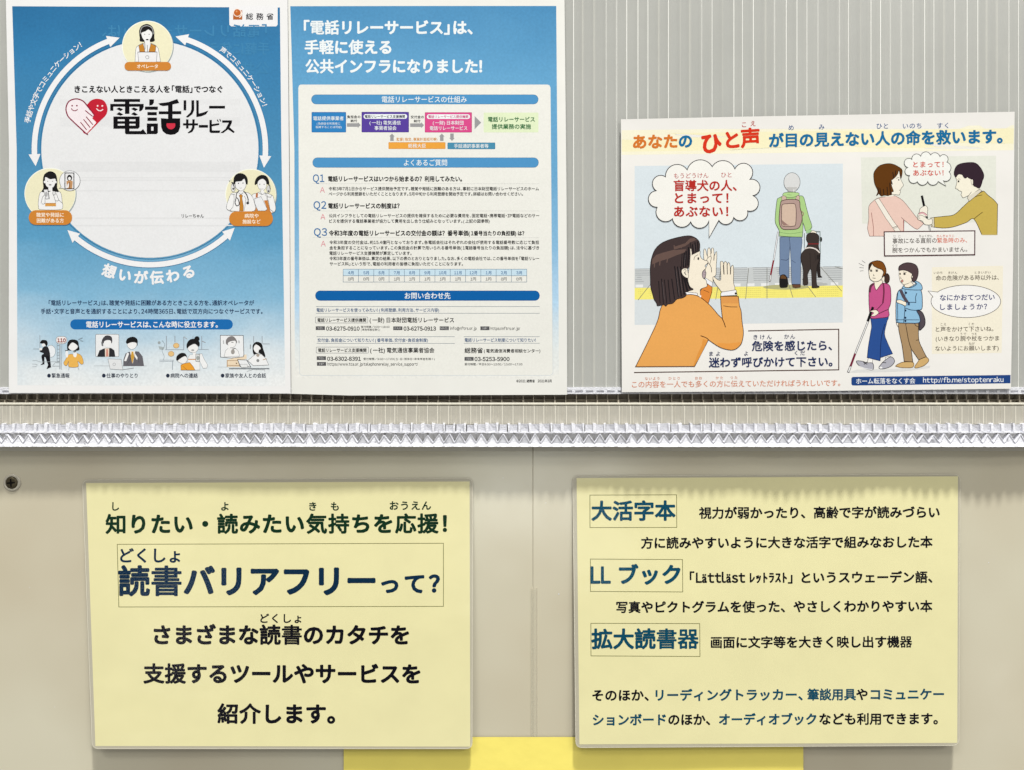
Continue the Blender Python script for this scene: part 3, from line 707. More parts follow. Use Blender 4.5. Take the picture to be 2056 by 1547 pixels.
for t, a, b, y in (('●緊急通報', 95, 139.5, 754.5), ('●仕事のやりとり', 205, 276, 754.5), ('●病院への連絡', 333.5, 397, 754.5), ('●家族や友人との会話', 443.5, 534, 754.5)): text(pg, 'caption', t, a, b, y, 10, (40, 48, 66), .022, 6)

# --- operator medallion
def medallion(cx, cy, r, pill, texts, ems):
    p = Part(pg, 'medallion', 44); p.fill(ell(cx+1.2, cy+1.5, r+.6, n=50), (150, 160, 160)); p.fill(ell(cx, cy, r, n=50), (236, 238, 226)); p.fill(ell(cx+.3, cy+.5, r-1.2, n=50), CRM); p.build()
    p = Part(pg, 'caption_pill', 96); p.fill(rrect(*pill, (pill[3]-pill[1])/2*.98), (196, 130, 60)); x0, y0, x1, y1 = pill; p.fill(rrect(x0+.7, y0+.7, x1-.7, y1-.7, (y1-y0)/2*.9), ORG); p.build()
    for (t, a, b, y), e in zip(texts, ems): text(pg, 'caption', t, a, b, y, e, (240, 226, 208), .022, 96)
medallion(296, 93, 51, (250, 124.8, 343.5, 142), [('オペレータ', 275, 317, 133.6)], [9.2])
medallion(100.5, 389, 51.5, (57.5, 422.5, 144.8, 452), [('聴覚や発話に', 73, 128, 431.8), ('困難がある方', 74, 128, 443.3)], [9.4, 9.4])
medallion(503.3, 390.5, 51, (460, 424.8, 548, 454.3), [('病院や', 491, 519, 433.8), ('施設など', 487, 523, 445.3)], [9.2, 9.2])
p = Part(pg, 'printed_figure', 50); p.frame(230, 30, 12.89); o = (60, 70, 72)
p.shape([(530, 1220), (530, 1220), (550, 900), (600, 810), (740, 738), (940, 738), (1090, 820), (1140, 920), (1190, 1220), (1190, 1220)], FIG, o, 9)
p.fill([(650, 600), (636, 430), (690, 300), (830, 240), (960, 295), (1025, 430), (1030, 600), (1040, 670), (960, 705), (700, 700), (650, 670)], HAIR, True)
p.fill([(770, 640), (910, 640), (920, 740), (850, 820), (780, 740)], FIG)
p.fill([(700, 470), (800, 430), (880, 385), (970, 470), (960, 570), (910, 640), (840, 670), (750, 640), (706, 550)], FIG, True)
p.line([(662, 500), (700, 340), (840, 284), (970, 350), (1005, 500)], 16, (176, 176, 176), smooth=True)
p.fill(ell(780, 508, 13), (110, 110, 112)); p.fill(ell(895, 508, 13), (110, 110, 112)); p.fill(ell(845, 645, 38, 17), INKB)
p.shape([(625, 800), (740, 745), (790, 958), (650, 958)], (186, 124, 40), o, 7, False); p.shape([(940, 745), (1072, 810), (1056, 958), (885, 958)], (186, 124, 40), o, 7, False)
p.line([(780, 700), (790, 900)], 14, (70, 62, 50)); p.line([(845, 780), (850, 958)], 12, o)
p.shape([(600, 968), (1102, 968), (1085, 1225), (625, 1225)], (224, 224, 226), (84, 80, 92), 9, False); p.line([(600, 966), (1100, 966)], 14, (58, 46, 60)); p.line(ell(847, 1100, 42), 12, (128, 128, 130), closed=True); p.build()
p = Part(pg, 'printed_figure', 50); p.frame(40, 330, 11.9)
p.shape([(445, 1010), (440, 900), (480, 690), (600, 635), (850, 635), (975, 690), (1010, 900), (1025, 1000), (960, 1085), (500, 1085)], FIG, LNE, 8)
p.fill([(525, 665), (560, 560), (548, 390), (590, 240), (720, 170), (850, 230), (893, 390), (890, 560), (925, 665), (760, 640), (700, 660)], HAIR, True)
p.fill([(680, 500), (770, 500), (775, 640), (680, 640)], FIG)
p.fill([(600, 340), (620, 310), (720, 360), (845, 352), (842, 450), (800, 545), (720, 565), (640, 530), (605, 440)], FIG, True)
p.fill(ell(588, 428, 20, 30), FIG); p.fill(ell(858, 428, 20, 30), FIG); p.fill(ell(665, 410, 12), (120, 120, 120)); p.fill(ell(778, 410, 12), (120, 120, 120)); p.fill(ell(722, 495, 34, 16), (120, 118, 120))
p.line([(505, 930), (540, 790), (600, 720)], 8, LNE); p.line([(600, 930), (600, 800)], 8, LNE); p.line([(860, 930), (820, 790), (780, 680)], 8, LNE); p.line([(1010, 930), (930, 860), (870, 700)], 8, LNE); p.line([(520, 940), (560, 960), (600, 930)], 7, LNE); p.line([(845, 860), (890, 885), (935, 850)], 7, LNE)
p.shape([(565, 610), (668, 604), (705, 825), (620, 835)], (222, 222, 224), (80, 80, 84), 8, False); p.line([(668, 606), (698, 820)], 15, (48, 48, 52)); p.fill(ell(630, 720, 34, 60), (168, 168, 170)); p.shape(ell(815, 690, 36, 46, 14), (214, 214, 214), LNE, 7)
p.fill([(606, 932), (858, 932), (862, 1004), (600, 1004)], (206, 148, 70)); p.line([(606, 936), (858, 936)], 10, (150, 96, 40)); p.build()
p = Part(pg, 'speech_bubble', 80); p.frame(40, 330, 11.9)
q = ell(1192, 398, 246, 240, 40, a=2.75)[0:37] ; p.shape([(985, 545), (935, 578), (1020, 575)]+ell(1192, 398, 246, 240, 40, a=2.3)[0:36][::1][:0]+[(1192+246*math.cos(t), 398+240*math.sin(t)) for t in [2.25-(6.283-.5)*k/36 for k in range(37)]], (226, 227, 230), LNE, 9, False)
p.shape(rc(1075, 212, 1290, 590), (220, 220, 222), (40, 42, 46), 20, False); p.fill(ell(1185, 330, 60, 74), HAIR); p.fill(ell(1185, 345, 32, 40), FIG); p.fill([(1110, 410), (1170, 390), (1210, 390), (1262, 410), (1250, 580), (1130, 580)], (186, 140, 96)); p.fill([(1140, 480), (1175, 450), (1165, 560), (1120, 570)], FIG); p.line([(1185, 430), (1190, 580)], 18, (110, 70, 40)); p.build()
p = Part(pg, 'printed_figure', 50); p.frame(440, 330, 11.9)
p.shape([(690, 1160), (780, 760), (880, 700), (1000, 660), (1120, 690), (1260, 740), (1300, 800), (1350, 1030), (1330, 1130), (1260, 1165), (1200, 1180)], FIG, LNE, 8)
p.fill([(1070, 870), (1160, 860), (1215, 1100), (1260, 1190), (820, 1190), (880, 1030), (930, 1120), (1120, 1110), (1150, 1080)], (190, 120, 54)); p.fill([(880, 700), (930, 690), (920, 800), (870, 800)], (178, 108, 66))
p.fill([(860, 500), (862, 390), (920, 300), (1020, 258), (1130, 290), (1190, 400), (1180, 500), (1020, 400)], HAIR, True)
p.shape([(915, 480), (940, 400), (1025, 345), (1110, 400), (1130, 480), (1110, 580), (1030, 635), (950, 580)], FIG, LNE, 6)
p.fill(ell(972, 482, 14), (130, 130, 130)); p.fill(ell(1075, 482, 14), (130, 130, 130)); p.line(arc3((980, 580), (1020, 598), (1060, 580)), 7, LNE); p.fill([(985, 630), (1070, 630), (1080, 690), (1030, 730), (980, 690)], FIG)
p.line([(950, 690), (1030, 730), (1110, 690), (1100, 760)], 8, LNE); p.line([(985, 640), (1000, 690), (1030, 726)], 7, LNE); p.shape(ell(1180, 600, 46, 90, 16), (200, 200, 200), LNE, 7); p.line([(1205, 490), (1220, 600)], 18, (52, 52, 56)); p.fill(ell(1180, 645, 22), (66, 66, 68))
p.line([(1130, 690), (1150, 780), (1240, 790), (1250, 740)], 9, LNE); p.line([(1170, 850), (1215, 1080), (1300, 1145)], 9, LNE); p.line([(1140, 740), (1150, 870)], 12, (70, 60, 60))
p.shape([(840, 830), (1000, 775), (1150, 1075), (1100, 1115), (930, 1115), (850, 930)], (222, 224, 227), LNE, 7, False)
p.shape([(290, 1120), (300, 1120), (190, 1080), (180, 990), (230, 830), (290, 700), (400, 680), (470, 660), (620, 670), (750, 720), (830, 880), (830, 1120)], FIG, LNE, 8)
p.line([(330, 1020), (360, 840), (350, 720)], 8, LNE); p.line([(250, 1110), (330, 1030)], 8, LNE); p.fill([(470, 610), (580, 610), (590, 700), (520, 740), (460, 700)], FIG)
p.fill([(345, 470), (350, 340), (400, 250), (500, 215), (610, 250), (675, 340), (680, 470), (640, 480), (380, 470)], HAIR, True)
p.shape([(385, 480), (400, 420), (520, 405), (600, 350), (635, 440), (640, 520), (600, 600), (520, 640), (440, 600), (400, 560)], FIG, LNE, 6)
p.fill(ell(462, 458, 15), (90, 90, 92)); p.fill(ell(570, 452, 15), (90, 90, 92)); p.line(arc3((490, 565), (520, 575), (548, 563)), 7, LNE)
p.shape(ell(335, 560, 52, 100, 16), (216, 216, 216), LNE, 7); p.fill([(285, 420), (345, 440), (385, 620), (330, 500)], (70, 70, 74)); p.fill(ell(338, 590, 24), (60, 60, 62)); p.line([(290, 720), (380, 730)], 8, LNE)
p.shape([(478, 750), (520, 720), (560, 750), (545, 810), (580, 1000), (580, 1120), (485, 1120), (500, 810)], (186, 124, 44), (84, 54, 30), 7, False); p.line([(460, 680), (520, 725), (575, 680)], 8, LNE)
p.line([(480, 630), (420, 700), (400, 830), (380, 920), (410, 990), (450, 990), (480, 950), (460, 850), (420, 800)], 20, (62, 64, 68), smooth=True); p.line([(580, 640), (650, 720), (690, 830), (690, 920)], 22, (48, 48, 52), smooth=True); p.fill(ell(682, 930, 34, 30), (60, 60, 62)); p.line([(600, 760), (640, 830), (600, 1110)], 7, LNE)
p.line([(230, 380), (255, 400)], 7, LNE); p.line([(235, 415), (262, 410)], 7, LNE); p.line([(275, 365), (280, 390)], 7, LNE); p.build()

# --- four small pictures along the foot
p = Part(pg, 'printed_picture', 8); p.frame(60, 665, 8.224); G = (120, 132, 140); S = (64, 66, 70)
p.line([(165, 70), (165, 300)], 12, (150, 162, 172)); p.line([(50, 298), (165, 298)], 7, G); p.fill(ell(345, 335, 78, 100), (222, 226, 230)); p.line(ell(345, 335, 78, 100), 6, G, closed=True)
p.fill([(170, 190), (200, 150), (270, 155), (295, 200), (275, 255), (240, 215), (175, 205)], HAIR, True); p.fill(ell(225, 232, 30, 26), FIG)
p.fill([(205, 290), (240, 255), (290, 260), (320, 320), (330, 440), (240, 430), (195, 400), (230, 370), (160, 340)], (38, 38, 42), True); p.fill(ell(180, 300, 24, 20), FIG)
p.fill([(195, 395), (330, 420), (350, 600), (350, 600), (275, 630), (300, 560), (255, 430), (240, 430), (240, 550), (172, 562), (210, 530), (190, 430)], (26, 26, 30))
p.fill(rrect(430, 90, 610, 210, 55), (226, 222, 222)); p.line(rrect(430, 90, 610, 210, 55), 6, (110, 112, 116), closed=True)
p.line([(450, 210), (450, 500)], 7, G); p.line([(495, 210), (495, 630)], 20, (160, 168, 174)); p.line([(527, 210), (520, 640)], 8, (140, 150, 158))
for y in (240, 300, 360, 400, 450, 500): p.line([(455, y), (490, y)], 7, G)
p.line([(40, 490), (100, 485), (170, 510), (490, 505)], 5, (160, 168, 172)); p.line([(40, 545), (120, 550), (110, 585), (40, 590)], 5, (160, 168, 172)); p.line([(370, 580), (420, 520), (490, 520)], 6, (160, 168, 172)); p.line([(370, 580), (490, 580)], 6, (160, 168, 172))
p.fill([(620, 320), (615, 220), (650, 155), (720, 140), (790, 165), (808, 240), (805, 320), (640, 320)], HAIR, True); p.fill([(640, 260), (705, 190), (790, 250), (760, 300), (705, 325), (655, 300)], FIG, True)
p.shape([(560, 520), (590, 470), (630, 400), (690, 380), (730, 400), (770, 370), (850, 410), (885, 520), (850, 550), (790, 500), (795, 590), (645, 590), (640, 500), (610, 570), (570, 560)], (222, 172, 84), (130, 100, 70), 5)
p.fill(ell(610, 380, 24, 60), FIG); p.fill(ell(745, 385, 30, 50), FIG); p.line([(580, 325), (630, 320)], 14, (90, 94, 96)); p.fill(ell(740, 340, 24, 16), (110, 116, 116)); p.line([(645, 600), (640, 650)], 5, G); p.line([(795, 600), (810, 645)], 5, G)
p.line([(800, 140), (870, 112)], 12, (130, 148, 160)); p.line([(835, 155), (880, 170)], 12, (130, 148, 160)); p.build()
text(pg, 'bubble_text', '110', 60+455/8.224, 60+590/8.224, 665+152/8.224, 9.6, (140, 50, 40), .03, 54)
p = Part(pg, 'printed_picture', 8); p.frame(60, 665, 8.224)
p.fill(rrect(1085, 55, 1470, 425, 20), (222, 224, 226)); p.line(rrect(1085, 55, 1470, 425, 20), 7, (110, 112, 116), closed=True)
p.fill([(1110, 425), (1150, 320), (1250, 280), (1340, 280), (1395, 320), (1410, 425)], (44, 44, 48)); p.fill([(1238, 285), (1310, 285), (1306, 425), (1242, 425)], (222, 206, 190)); p.fill([(1262, 300), (1288, 300), (1295, 420), (1258, 420)], (196, 130, 116))
p.fill([(1200, 200), (1200, 130), (1260, 75), (1340, 90), (1360, 150), (1340, 205)], (66, 64, 68), True); p.fill([(1225, 175), (1290, 150), (1340, 170), (1330, 230), (1280, 265), (1235, 240)], FIG, True); p.line([(1190, 180), (1200, 250)], 26, (100, 100, 102)); p.fill(ell(1185, 275, 22, 30), FIG)
p.line([(1060, 576), (1930, 576)], 5, (160, 166, 170))
p.fill([(1540, 580), (1545, 470), (1580, 370), (1680, 330), (1800, 340), (1860, 420), (1885, 580)], (98, 96, 102)); p.fill([(1650, 330), (1740, 330), (1700, 540)], (226, 222, 214)); p.fill([(1680, 340), (1705, 340), (1725, 420), (1690, 540), (1665, 420)], (196, 150, 60))
p.fill([(1600, 210), (1600, 140), (1650, 105), (1720, 98), (1775, 140), (1778, 210), (1760, 240)], HAIR, True); p.shape([(1608, 220), (1650, 195), (1710, 185), (1765, 205), (1750, 265), (1685, 305), (1625, 270)], FIG, (130, 130, 132), 4)
p.fill([(1605, 360), (1640, 370), (1590, 500), (1555, 490)], FIG); p.fill([(1735, 370), (1780, 440), (1770, 480), (1730, 420)], FIG); p.line([(1640, 360), (1660, 460), (1600, 560)], 5, S); p.line([(1760, 360), (1800, 520)], 5, S)
p.shape([(1288, 460), (1508, 470), (1535, 642), (1325, 628)], (214, 216, 218), (130, 134, 138), 6, False); p.line([(1535, 638), (1715, 612)], 9, (140, 142, 146)); p.line(ell(1392, 552, 22), 6, (140, 142, 146), closed=True); p.build()
p = Part(pg, 'printed_picture', 8); p.frame(300, 665, 7.908)
for a, b, w in (((270, 80), (270, 300), 14), ((405, 80), (405, 180), 14), ((545, 90), (545, 300), 12), ((690, 80), (690, 120), 8), ((830, 80), (830, 290), 12), ((250, 297), (550, 297), 10), ((780, 294), (940, 294), 9), ((370, 470), (365, 620), 12), ((160, 462), (390, 462), 6), ((160, 482), (385, 482), 6)): p.line([a, b], w, (146, 156, 166))
p.line([(545, 90), (600, 130)], 12, (160, 166, 170)); p.line([(835, 160), (890, 185)], 12, (150, 152, 156)); p.fill(ell(155, 185, 22), (150, 158, 160)); p.fill([(145, 240), (240, 260), (220, 300), (160, 290)], (160, 170, 172)); p.line([(200, 150), (245, 220), (200, 310), (235, 400), (220, 460)], 5, G, smooth=True)
for cx, cy in ((425, 232), (345, 362)): p.shape(ell(cx, cy, 46, 40, 9), (218, 182, 124), (160, 120, 80), 5)
p.shape([(610, 620), (612, 430), (640, 380), (830, 360), (870, 450), (925, 540), (910, 590), (850, 590), (800, 480), (800, 620)], (226, 227, 228), (140, 140, 142), 5, False)
p.fill([(690, 340), (740, 340), (740, 390), (690, 390)], FIG); p.fill(ell(755, 125, 42), HAIR); p.fill([(592, 270), (595, 200), (640, 140), (720, 125), (790, 170), (795, 235), (770, 245), (720, 210), (620, 265)], HAIR, True); p.shape([(612, 265), (710, 205), (775, 255), (755, 320), (690, 345), (630, 320)], FIG, (120, 120, 122), 4); p.fill(ell(688, 306, 24, 15), (160, 160, 160))
p.line([(615, 450), (735, 450)], 13, (196, 134, 74)); p.shape([(737, 365), (800, 370), (795, 490), (735, 480)], (206, 208, 208), S, 6, False); p.fill(ell(770, 430, 24, 34), (150, 156, 154))
p.fill([(435, 470), (435, 400), (500, 350), (570, 360), (598, 430), (540, 440)], HAIR, True); p.shape([(450, 470), (560, 400), (600, 440), (580, 500), (530, 520), (480, 500)], FIG, (120, 120, 122), 4)
p.shape([(500, 620), (500, 540), (560, 515), (640, 500), (690, 560), (725, 622)], (222, 152, 50), (130, 90, 40), 6, False); p.line([(530, 560), (600, 620)], 6, (150, 100, 50)); p.build()
p = Part(pg, 'printed_picture', 8); p.frame(300, 665, 7.908)
for a, b, w in (((1655, 80), (1655, 190), 12), ((1790, 80), (1790, 200), 12), ((1800, 205), (1910, 205), 10), ((1090, 573), (1560, 573), 4)): p.line([a, b], w, (150, 158, 166))
p.fill([(1230, 460), (1540, 370), (1545, 440), (1440, 470), (1440, 570), (1230, 570)], (222, 204, 178)); p.line([(1235, 460), (1235, 570)], 12, (170, 140, 110)); p.line([(1240, 470), (1400, 470)], 8, (150, 120, 90)); p.line([(1240, 545), (1430, 548)], 9, (150, 120, 90)); p.fill(ell(1382, 513, 11), (120, 90, 60))
p.fill([(1125, 70), (1490, 72), (1500, 380), (1490, 410), (1300, 430), (1130, 415)], (224, 226, 228)); p.line([(1125, 70), (1490, 72), (1500, 380), (1490, 410), (1300, 430), (1130, 415)], 9, (84, 86, 90), closed=True)
p.shape([(1185, 410), (1210, 310), (1260, 270), (1360, 270), (1410, 320), (1430, 400)], FIG, (120, 120, 122), 5, False)
p.fill([(1235, 220), (1215, 150), (1260, 95), (1330, 85), (1385, 150), (1375, 200)], (120, 116, 116), True); p.shape([(1245, 190), (1300, 160), (1370, 160), (1365, 230), (1310, 265), (1260, 245)], FIG, (110, 110, 112), 4); p.line([(1300, 180), (1335, 180)], 9, (60, 60, 62)); p.fill(ell(1265, 255, 20, 34), FIG); p.fill(ell(1325, 330, 30, 40), (150, 146, 142)); p.line([(1320, 285), (1370, 280)], 9, (50, 50, 54))
p.fill([(1655, 370), (1640, 230), (1700, 172), (1780, 200), (1805, 280), (1840, 410), (1740, 350)], HAIR, True); p.fill([(1655, 270), (1690, 215), (1760, 260), (1755, 320), (1710, 350), (1670, 320)], FIG, True)
p.shape([(1560, 470), (1690, 365), (1780, 370), (1850, 440), (1895, 540), (1650, 550)], (226, 227, 228), (120, 120, 122), 6, False); p.fill(ell(1722, 385, 26), (160, 150, 140)); p.fill(ell(1722, 470, 24), (130, 132, 132)); p.line([(1800, 460), (1860, 440)], 10, (170, 130, 90))
p.shape([(1400, 455), (1545, 462), (1610, 572), (1440, 560)], (222, 224, 226), (54, 56, 60), 9, False); p.shape([(1440, 530), (1550, 528), (1560, 575), (1460, 580)], (220, 222, 222), (130, 130, 132), 5, False); p.line([(1265, 597), (1905, 597)], 15, (110, 116, 122)); p.line([(1545, 640), (1640, 610), (1830, 615), (1830, 640)], 5, (160, 166, 170)); p.line([(1175, 150), (1180, 200)], 14, (160, 162, 164)); p.line([(1420, 150), (1425, 190)], 14, (150, 152, 154)); p.line([(1605, 215), (1600, 285)], 12, (130, 136, 140)); p.build()
# ================================================================ question-and-answer poster
M_paper2 = new_mat('cream_white_paper', (224, 224, 219), .6, .25, .02, 24, RIP, 11)
PAN = (224, 224, 218); BK = (20, 18, 22)
M_sky2 = ramp_ink('printed_sky_light', [(0, (64, 132, 178)), (.2, (90, 154, 196)), (.45, (98, 158, 198)), (.65, (130, 178, 212)), (.76, (172, 204, 228)), (.88, (212, 220, 222)), (.95, (224, 224, 219)), (1, (224, 224, 219))], 0, 790)
YQ2 = -.0020
root = thing('poster', W(860, 793, YQ2), 'blue-headed question and answer poster with a month table, second from the left', 'poster', 'paper posters on the ribbed board')
pg = Page(root, YQ2, fx=lambda x: -.0003*math.cos((x-860)/120), fy=lambda y: .0003*math.sin(y/110+1))
sheet(pg, 'paper', [(577.5, -40), (1133, -40), (1137.5, 400), (1138.8, 793), (700, 794.5), (584.5, 791), (581.5, 300)], M_paper2)
p = Part(pg, 'sky_print', 2); p.fill([(582.8, 13), (850, 12.5), (1116.8, 12.5), (1119, 300), (1121.5, 600), (1122, 760), (592, 760), (591, 300)], M_sky2); p.build()
p = Part(pg, 'white_panel', 5); q = [(604, 170.7), (1099, 170.7), (1103, 172), (1105, 177), (1107.5, 500), (1110, 748), (1108, 752), (1103, 754), (606, 754), (602, 750), (599.3, 177), (601, 172)]
p.line(q, 1.2, (184, 196, 206), closed=True); p.fill(q, PAN); p.build()
W2 = (226, 232, 234)
for t, a, b, y in (('「電話リレーサービス」は、', 611, 948, 55.5), ('手軽に使える', 612.5, 784.7, 95), ('公共インフラになりました！', 614, 967, 133.4)): text(pg, 'heading_text', t, a, b, y, 30, W2, .04, 5, tight=True)
MB, DB = (72, 140, 190), (16, 92, 160)
for y0, y1, x0, x1, c in ((190.3, 209.8, 625, 1081, MB), (316.8, 337, 627.5, 1081.5, MB), (584, 604.2, 633, 1083.6, DB)):
    p = Part(pg, 'banner', 9); p.fill(rrect(x0, y0, x1, y1, 9.6), tuple(int(v*.8) for v in c)); p.fill(rrect(x0+.8, y0+.8, x1-.8, y1-.8, 9), c); p.build()
def U(name, t, x0, x1, y, em, c=BK, wt=.014, layer=14, **k): text(pg, name, t, x0, x1, y, em, c, wt, layer, tight=True, **k)
U('banner_text', '電話リレーサービスの仕組み', 766.6, 937, 200, 14, W2, .01); U('banner_text', 'よくあるご質問', 811, 897.6, 327, 14, W2, .01); U('banner_text', 'お問い合わせ先', 812.7, 904.2, 594.2, 14, W2, .018)
# flow chart
def bx(x0, y0, x1, y1, c, e=None, r=1.5):
    p = Part(pg, 'chart_box', 9)
    if e: p.fill(rrect(x0, y0, x1, y1, r), e); p.fill(rrect(x0+.8, y0+.8, x1-.8, y1-.8, r), c)
    else: p.fill(rrect(x0, y0, x1, y1, r), c)
    p.build()
bx(625.6, 225.5, 694.8, 266.3, (40, 122, 184), (24, 84, 146)); bx(726, 225.2, 821, 266.2, (84, 62, 150), (58, 40, 112)); bx(853, 226, 947.5, 266.5, (206, 70, 132), (170, 44, 100)); bx(971, 226.5, 1081, 266.3, (214, 226, 190))
bx(780, 286, 894.4, 299.6, (224, 156, 58), (196, 132, 46)); bx(898.5, 286.8, 994.3, 300, (66, 134, 166), (48, 108, 144))
p = Part(pg, 'chart_pill', 12); p.fill(rrect(730, 229.6, 817.4, 239, 4.4), W2); p.fill(rrect(857, 230, 943.5, 239.3, 4.4), W2); p.build()
GR = (146, 146, 148)
def arrow(q): p = Part(pg, 'chart_arrow', 9); p.fill(q, GR); p.build()
for x0, x1, y in ((696.6, 724.3, 251.5), (823.5, 851.5, 251.8)): arrow([(x0, y-3.6), (x1-6, y-3.6), (x1-6, y-6), (x1, y), (x1-6, y+6), (x1-6, y+3.6), (x0, y+3.6)])
arrow([(953, 233.5), (966, 246.5), (953, 260)])
for x, s in ((787, 1), (887, 1), (907.5, -1)):
    a, b = (268.5, 283.5) if s > 0 else (283.5, 268.5)
    arrow([(x, a), (x+5.5, a+6*s), (x+3.5, a+6*s), (x+3.5, b), (x-3.5, b), (x-3.5, a+6*s), (x-5.5, a+6*s)])
U('chart_text', '電話提供事業者', 629, 690, 238, 9, W2, .014); U('chart_text', '(負担金を利用者に', 636, 683, 248.5, 5.5, W2, .0); U('chart_text', '転嫁することは可能)', 634, 686, 255.5, 5.5, W2, .0)
U('chart_text', '電話リレーサービス支援機関', 732.5, 813, 234.4, 6.6, (40, 34, 70), .02); U('chart_text', '(一社)電気通信', 742, 804.5, 246.8, 9, W2, .01); U('chart_text', '事業者協会', 752, 796, 257.5, 9, W2, .01)
U('chart_text', '電話リレーサービス提供機関', 860, 940, 234.6, 6.4, (196, 60, 120), .02); U('chart_text', '(一財)日本財団', 869, 930.6, 247, 9, W2, .01); U('chart_text', '電話リレーサービス', 863, 938, 257.8, 9, W2, .01)
U('chart_text', '負担金の', 697, 723.5, 235, 6.4, BK, .02); U('chart_text', '納付', 704, 717, 243, 6.4, BK, .02); U('chart_text', '交付金の', 824.7, 851, 235.3, 6.4, BK, .02); U('chart_text', '納付', 831, 844, 243.3, 6.4, BK, .02)
U('chart_text', '電話リレーサービス', 980, 1073.6, 240, 11, (38, 104, 58), .026); U('chart_text', '提供業務の実施', 987.5, 1066, 254.5, 11, (38, 104, 58), .026)
U('chart_text', '監督(指定、事業計画認可等)', 796, 878, 280, 7, (216, 150, 70), .01); U('chart_text', '総務大臣', 819.7, 855, 293, 9, W2, .01); U('chart_text', '手話通訳事業者等', 911.6, 980.8, 293.5, 9, W2, .01)
QB, PK = (40, 104, 160), (212, 130, 142)
for q, x0, x1, y in (('Q1', 628.4, 651.2, 358.5), ('Q2', 629.6, 655, 412.3), ('Q3', 630.4, 656.4, 466.5)): U('question_mark', q, x0, x1, y-.5, 20, QB, .01)
U('question_text', '電話リレーサービスはいつから始まるの？利用してみたい。', 658.8, 927.4, 359.5, 11.8, BK, .036); U('question_text', '電話リレーサービスの制度は？', 659, 802, 413.8, 11.8, BK, .036)
U('question_text', '令和3年度の電話リレーサービスの交付金の額は？番号単価', 660.6, 940, 468.5, 11.8, BK, .036); U('question_text', '(1番号当たりの負担額)は？', 941, 1052.4, 468.7, 10.4, BK, .034)
p = Part(pg, 'dotted_rule', 8)
for y in (369, 423.7, 477.4):
    for k in range(152): p.fill([(628+k*3, y), (629.6+k*3, y), (629.6+k*3, y+.7), (628+k*3, y+.7)], (168, 170, 170), up=0)
p.build()
for x, y in ((647.3, 382), (648.3, 436), (649, 490)): U('answer_mark', 'A', x-4.6, x+4.6, y-.5, 14.5, PK, 0)
for t, x0, x1, y in (('令和3年7月1日からサービス提供開始予定です。聴覚や発話に困難のある方は、事前に日本財団電話リレーサービスのホーム', 660, 1082, 379.3), ('ページから利用登録をいただくこととなります。5月中旬から利用登録を開始予定です。詳細はお問い合わせください。', 660, 1050, 389.8),
    ('公共インフラとしての電話リレーサービスの提供を確保するために必要な費用を、固定電話・携帯電話・IP電話などのサー', 660.5, 1082.5, 433.4), ('ビスを提供する電話事業者が協力して費用を出し合う仕組みとなっています。(上記の図参照)', 661, 983, 444.3),
    ('令和3年度の交付金は、約15.4億円となっております。各電話会社はそれぞれの会社が使用する電話番号数に応じて負担', 661.4, 1082.3, 487), ('金を負担することになっています。この負担金の計算で用いられる番号単価(1電話番号当たりの負担額)は、法令に基づき', 661.4, 1082.3, 498), ('電話リレーサービス支援機関が算定しています。', 661.4, 826.3, 508.8),
    ('令和3年度の番号単価は、算定の結果、以下の表のとおりとなりました。なお、多くの電話会社では、この番号単価を「電話リレー', 661.6, 1082.6, 519.4), ('サービス料」という形で、電話の利用者の皆様に負担いただくことになります。', 662, 929.5, 530.2)): U('answer_text', t, x0, x1, y, 8.1, (40, 38, 40), .018)
p = Part(pg, 'month_table', 8); TG = (104, 124, 142); p.fill([(689, 541), (1057.6, 541), (1057.6, 554), (689, 554)], (190, 214, 228)); tw = (1057.6-689)/12
for k in range(13): p.line([(689+tw*k, 541), (689+tw*k, 566.8)], .9, TG, up=0)
p.layer += 1
for y in (541, 554, 566.8): p.line([(688.6, y), (1058, y)], .9, TG, up=0)
p.build()
for k, (m, v_) in enumerate(zip('4 5 6 7 8 9 10 11 12 1 2 3'.split(), '0 0 0 1 1 1 1 1 1 1 0 0'.split())):
    cx = 689+tw*(k+.5); w = 5.6 if len(m) == 1 else 7.3; U('table_text', m+'月', cx-w, cx+w, 548, 7.6, (50, 100, 150), .01); U('table_text', v_+'円', cx-5.6, cx+5.6, 560.6, 7.6, (70, 70, 70), .01)
p = Part(pg, 'thin_rules', 8)
for x0, x1, y in ((634.5, 1083.4, 616), (634.5, 1083.4, 629.5), (635.6, 913, 676.5), (635.6, 913, 690), (931, 1083.6, 676.5), (931, 1083.6, 689.6)): p.line([(x0, y), (x1, y)], .8, (96, 110, 124), up=0)
for q in ((633.5, 637, 738.4, 649), (635, 697.4, 739.7, 709.5)): p.line(rrect(*q, 1.5), .8, (100, 104, 110), closed=True, up=0)
p.build()
NV = (50, 84, 128)
U('contact_heading', '電話リレーサービスを使ってみたい！(利用登録、利用方法、サービス内容)', 635.6, 881.5, 623, 8.2, NV, .014)
U('contact_heading', '交付金、負担金について知りたい！(番号単価、交付金・負担金制度)', 637.6, 859, 683.4, 8.2, NV, .014); U('contact_heading', '電話リレーサービス制度について知りたい！', 933, 1075.6, 683.2, 8.2, NV, .014)
U('contact_text', '電話リレーサービス提供機関', 637.4, 734.8, 643.2, 8.4, BK, .022); U('contact_text', '(一財)日本財団電話リレーサービス', 742.3, 911.4, 643, 11.2, BK, .02)
U('contact_text', '電話リレーサービス支援機関', 638.7, 735.6, 703.6, 8.4, BK, .022); U('contact_text', '(一社)電気通信事業者協会', 743.3, 872, 703.6, 11.2, BK, .02)
U('contact_text', '総務省', 933, 969.4, 704, 12, BK, .022); U('contact_text', '(電気通信消費者相談センター)', 971.7, 1084.7, 704.8, 8.2, BK, .018)
